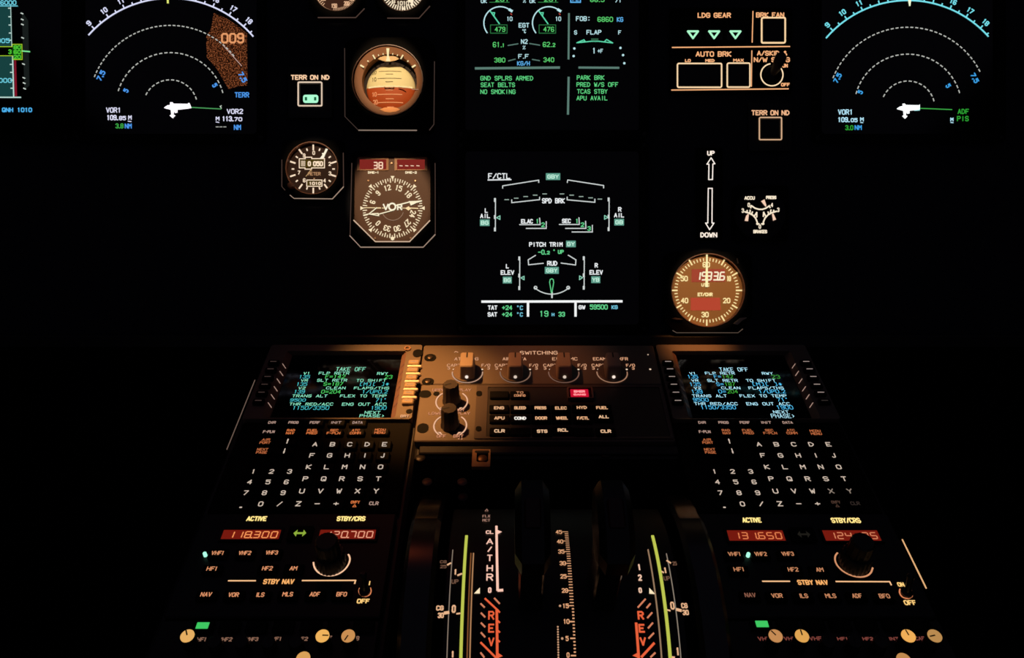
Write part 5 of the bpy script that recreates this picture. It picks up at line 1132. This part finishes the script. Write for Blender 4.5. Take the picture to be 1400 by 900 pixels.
# cheeks that carry the CG lettering outside the trim scales
# thrust levers
def lever(uc, lab):
    t = thing('thrust_lever', lab, 'thrust lever', QUA, uc, R(-27.7) * QUA.r, 'thrust levers')
    v = R(-27.7) * QUA.r
    def block(prof, u0, u1, b):
        m = MB(); pr = [(v + a * mm, n * mm) for a, n in prof]
        if area(pr) < 0: pr = pr[::-1]
        L = lambda u, d_: [(u, a, n) for a, n in (inset(pr, d_) if d_ else pr)]
        m.loft([L(u0, b), L(u0 + b, 0), L(u1 - b, 0), L(u1, b)]); return m
    part(t, 'lever_arm', block(((-14, 0.3), (14, 0.3), (11, 40), (10, 66), (-10, 66), (-11, 40)), uc - .008, uc + .008, .0012), P('#0b0b0c', 0.18, spec=0.5))
    part(t, 'lever_grip', block(((-10, 62), (10, 62), (17, 74), (19, 86), (14, 98), (4, 103), (-8, 102), (-16, 94), (-17, 80)), uc - .0105, uc + .0105, .004), P('#0d0c0c', 0.4))
    mb2 = block(((-6, 100), (4, 102), (4, 105), (-6, 103.5)), uc - .005, uc + .005, .001); part(t, 'disconnect_button', mb2, P('#2a0c0a', 0.4))
    return t
lever(-0.0115, 'dark thrust lever standing between the A/THR lettering and the degree scale'); lever(0.0375, 'dark thrust lever between the degree scale and the numbers 1 2 0')
# pitch trim wheels
def wheel(u0, u1, lab):
    uc = (u0 + u1) / 2; t = thing('pitch_trim_wheel', lab, 'trim wheel', QUA, uc, 0, 'pitch trim wheels')
    m = MB(); n = 96; loops = []
    for i in range(n + 1):
        a = 2 * math.pi * i / n * QUA.r; k = .0012 if i % 2 else 0.0
        loops.append([(u0, a, -.025), (u0, a, .004), (u0 + .003, a, .0075 - k), (u1 - .003, a, .0075 - k), (u1, a, .004), (u1, a, -.025)])
    m.loft(loops, False, False, True); part(t, 'rim', m, P('#121011', 0.25, spec=0.5))
    for s_, uu in ((-1, u0), (1, u1)):
        m = MB(); m.loft([[(uu - s_ * .004, 2 * math.pi * i / 48 * QUA.r, nn) for i in range(48)] for nn in (-.115, -.022)] , False, False); part(t, 'web', m, P('#0e0d0d', 0.4))
    m = MB(); m.loft([[(x, 2 * math.pi * i / 24 * QUA.r, -.100) for i in range(24)] for x in (u0 - .002, u1 + .002)]); part(t, 'hub', m, P('#161414', 0.4))
    return t
wheel(-0.0990, -0.0765, 'black trim wheel beside the A/THR scale'); wheel(0.0985, 0.1195, 'black trim wheel beside the numbers 1 2 0')

# ================================================================== COCKPIT SHELL
def shell(name, quad, mat, lab):
    me = bpy.data.meshes.new(name); me.from_pydata(quad, [], [tuple(range(i, i + 4)) for i in range(0, len(quad), 4)]); me.materials.append(mat)
    o = bpy.data.objects.new(name, me); COL.objects.link(o); tag(o, lab, kind='structure'); return o
def slab(name, lo, hi, mat, lab):
    m = MB(); m.loft([[(lo[0], lo[1], z), (hi[0], lo[1], z), (hi[0], hi[1], z), (lo[0], hi[1], z)] for z in (lo[2], hi[2])])
    me = bpy.data.meshes.new(name); me.from_pydata(m.v, [], m.f); me.materials.append(mat); o = bpy.data.objects.new(name, me); COL.objects.link(o); tag(o, lab, kind='structure'); return o
slab('wall_front', (-1.3, 1.2, 0.0), (1.3, 1.25, 1.9), P('#0b0b0c', 0.8, spec=0.1), 'dark bulkhead behind the instrument board')
slab('floor', (-1.3, -1.2, -0.05), (1.3, 1.2, 0.0), P('#0b0b0c', 0.8, spec=0.1), 'dark cockpit floor')
slab('wall_left', (-1.35, -1.2, -0.05), (-1.3, 1.2, 1.9), P('#0b0b0c', 0.8, spec=0.1), 'dark cockpit side wall')
slab('wall_right', (1.3, -1.2, -0.05), (1.35, 1.2, 1.9), P('#0b0b0c', 0.8, spec=0.1), 'dark cockpit side wall')

# ================================================================== LIGHT
w = bpy.data.worlds.new('night'); sc.world = w; w.use_nodes = True
w.node_tree.nodes['Background'].inputs[0].default_value = (0.55, 0.5, 0.75, 1); w.node_tree.nodes['Background'].inputs[1].default_value = 0.05
def spot(name, loc, tgt, watts, col, deg, blend, r=0.012):
    l = bpy.data.lights.new(name, 'SPOT'); l.energy = watts; l.color = lin(col)[:3]; l.spot_size = R(deg); l.spot_blend = blend; l.shadow_soft_size = r
    o = bpy.data.objects.new(name, l); COL.objects.link(o); o.location = loc; o.rotation_euler = (Vector(tgt) - Vector(loc)).to_track_quat('-Z', 'Y').to_euler(); return o
def pw(px, py, surf=PED): u, v = surf.hit(px, py); return surf.map(u, v, 0)
spot('pedestal_flood', (-0.34, 0.64, 1.34), pw(563, 528), 62.0, '#ffb060', 18.5, 1.0)
spot('pedestal_flood', (-0.34, 0.66, 1.34), pw(738, 496), 11.0, '#ff9a5c', 12, 1.0)  # extra spot added to brighten the selector handles
spot('pedestal_flood', (0.22, 0.66, 1.34), pw(952, 473), 24.0, '#ffa055', 8.5, 1.0)
spot('pedestal_flood', (-0.20, 0.73, 1.34), pw(600, 540), 0.45, '#ff6a3a', 44, 1.0)  # weak broad spot added for a dim reddish glimmer
# unseen narrow spots, added in place of the dials' own internal lighting
def dial_fill(cx, cy, rpx, watts, col='#ffdcae', off=(0.0, 0.13, 0.27)):
    u, v = V0.p(cx, cy); d = math.sqrt(off[1] ** 2 + off[2] ** 2); deg = math.degrees(2 * math.atan(rpx * K / d))
    spot('glareshield_flood', MIP.map(u + off[0], v + off[1], off[2]), MIP.map(u, v, 0.0), watts, col, deg * 1.04, 0.2, 0.006)
dial_fill(533, 117, 48, 4.6); dial_fill(536, 272, 58, 3.4); dial_fill(966, 397, 50, 4.2); dial_fill(429, 231, 38, 2.4); dial_fill(460, -14, 32, 2.6); dial_fill(551, -14, 32, 2.6)

# ================================================================== CAMERA
cd = bpy.data.cameras.new('camera'); cam = bpy.data.objects.new('camera', cd); COL.objects.link(cam); sc.camera = cam
cam.location = EYE; cam.rotation_euler = (math.pi / 2 - PITCH, 0, 0); cd.sensor_fit = 'HORIZONTAL'; cd.sensor_width = 36; cd.lens = FPX / 1400 * 36; cd.clip_start = 0.01
vs = sc.view_settings; sc.display_settings.display_device = 'sRGB'; vs.view_transform = 'Standard'; vs.look = 'None'; vs.exposure = 0.0; vs.gamma = 1.0; vs.use_curve_mapping = False
sc.cycles.filter_width = 1.7
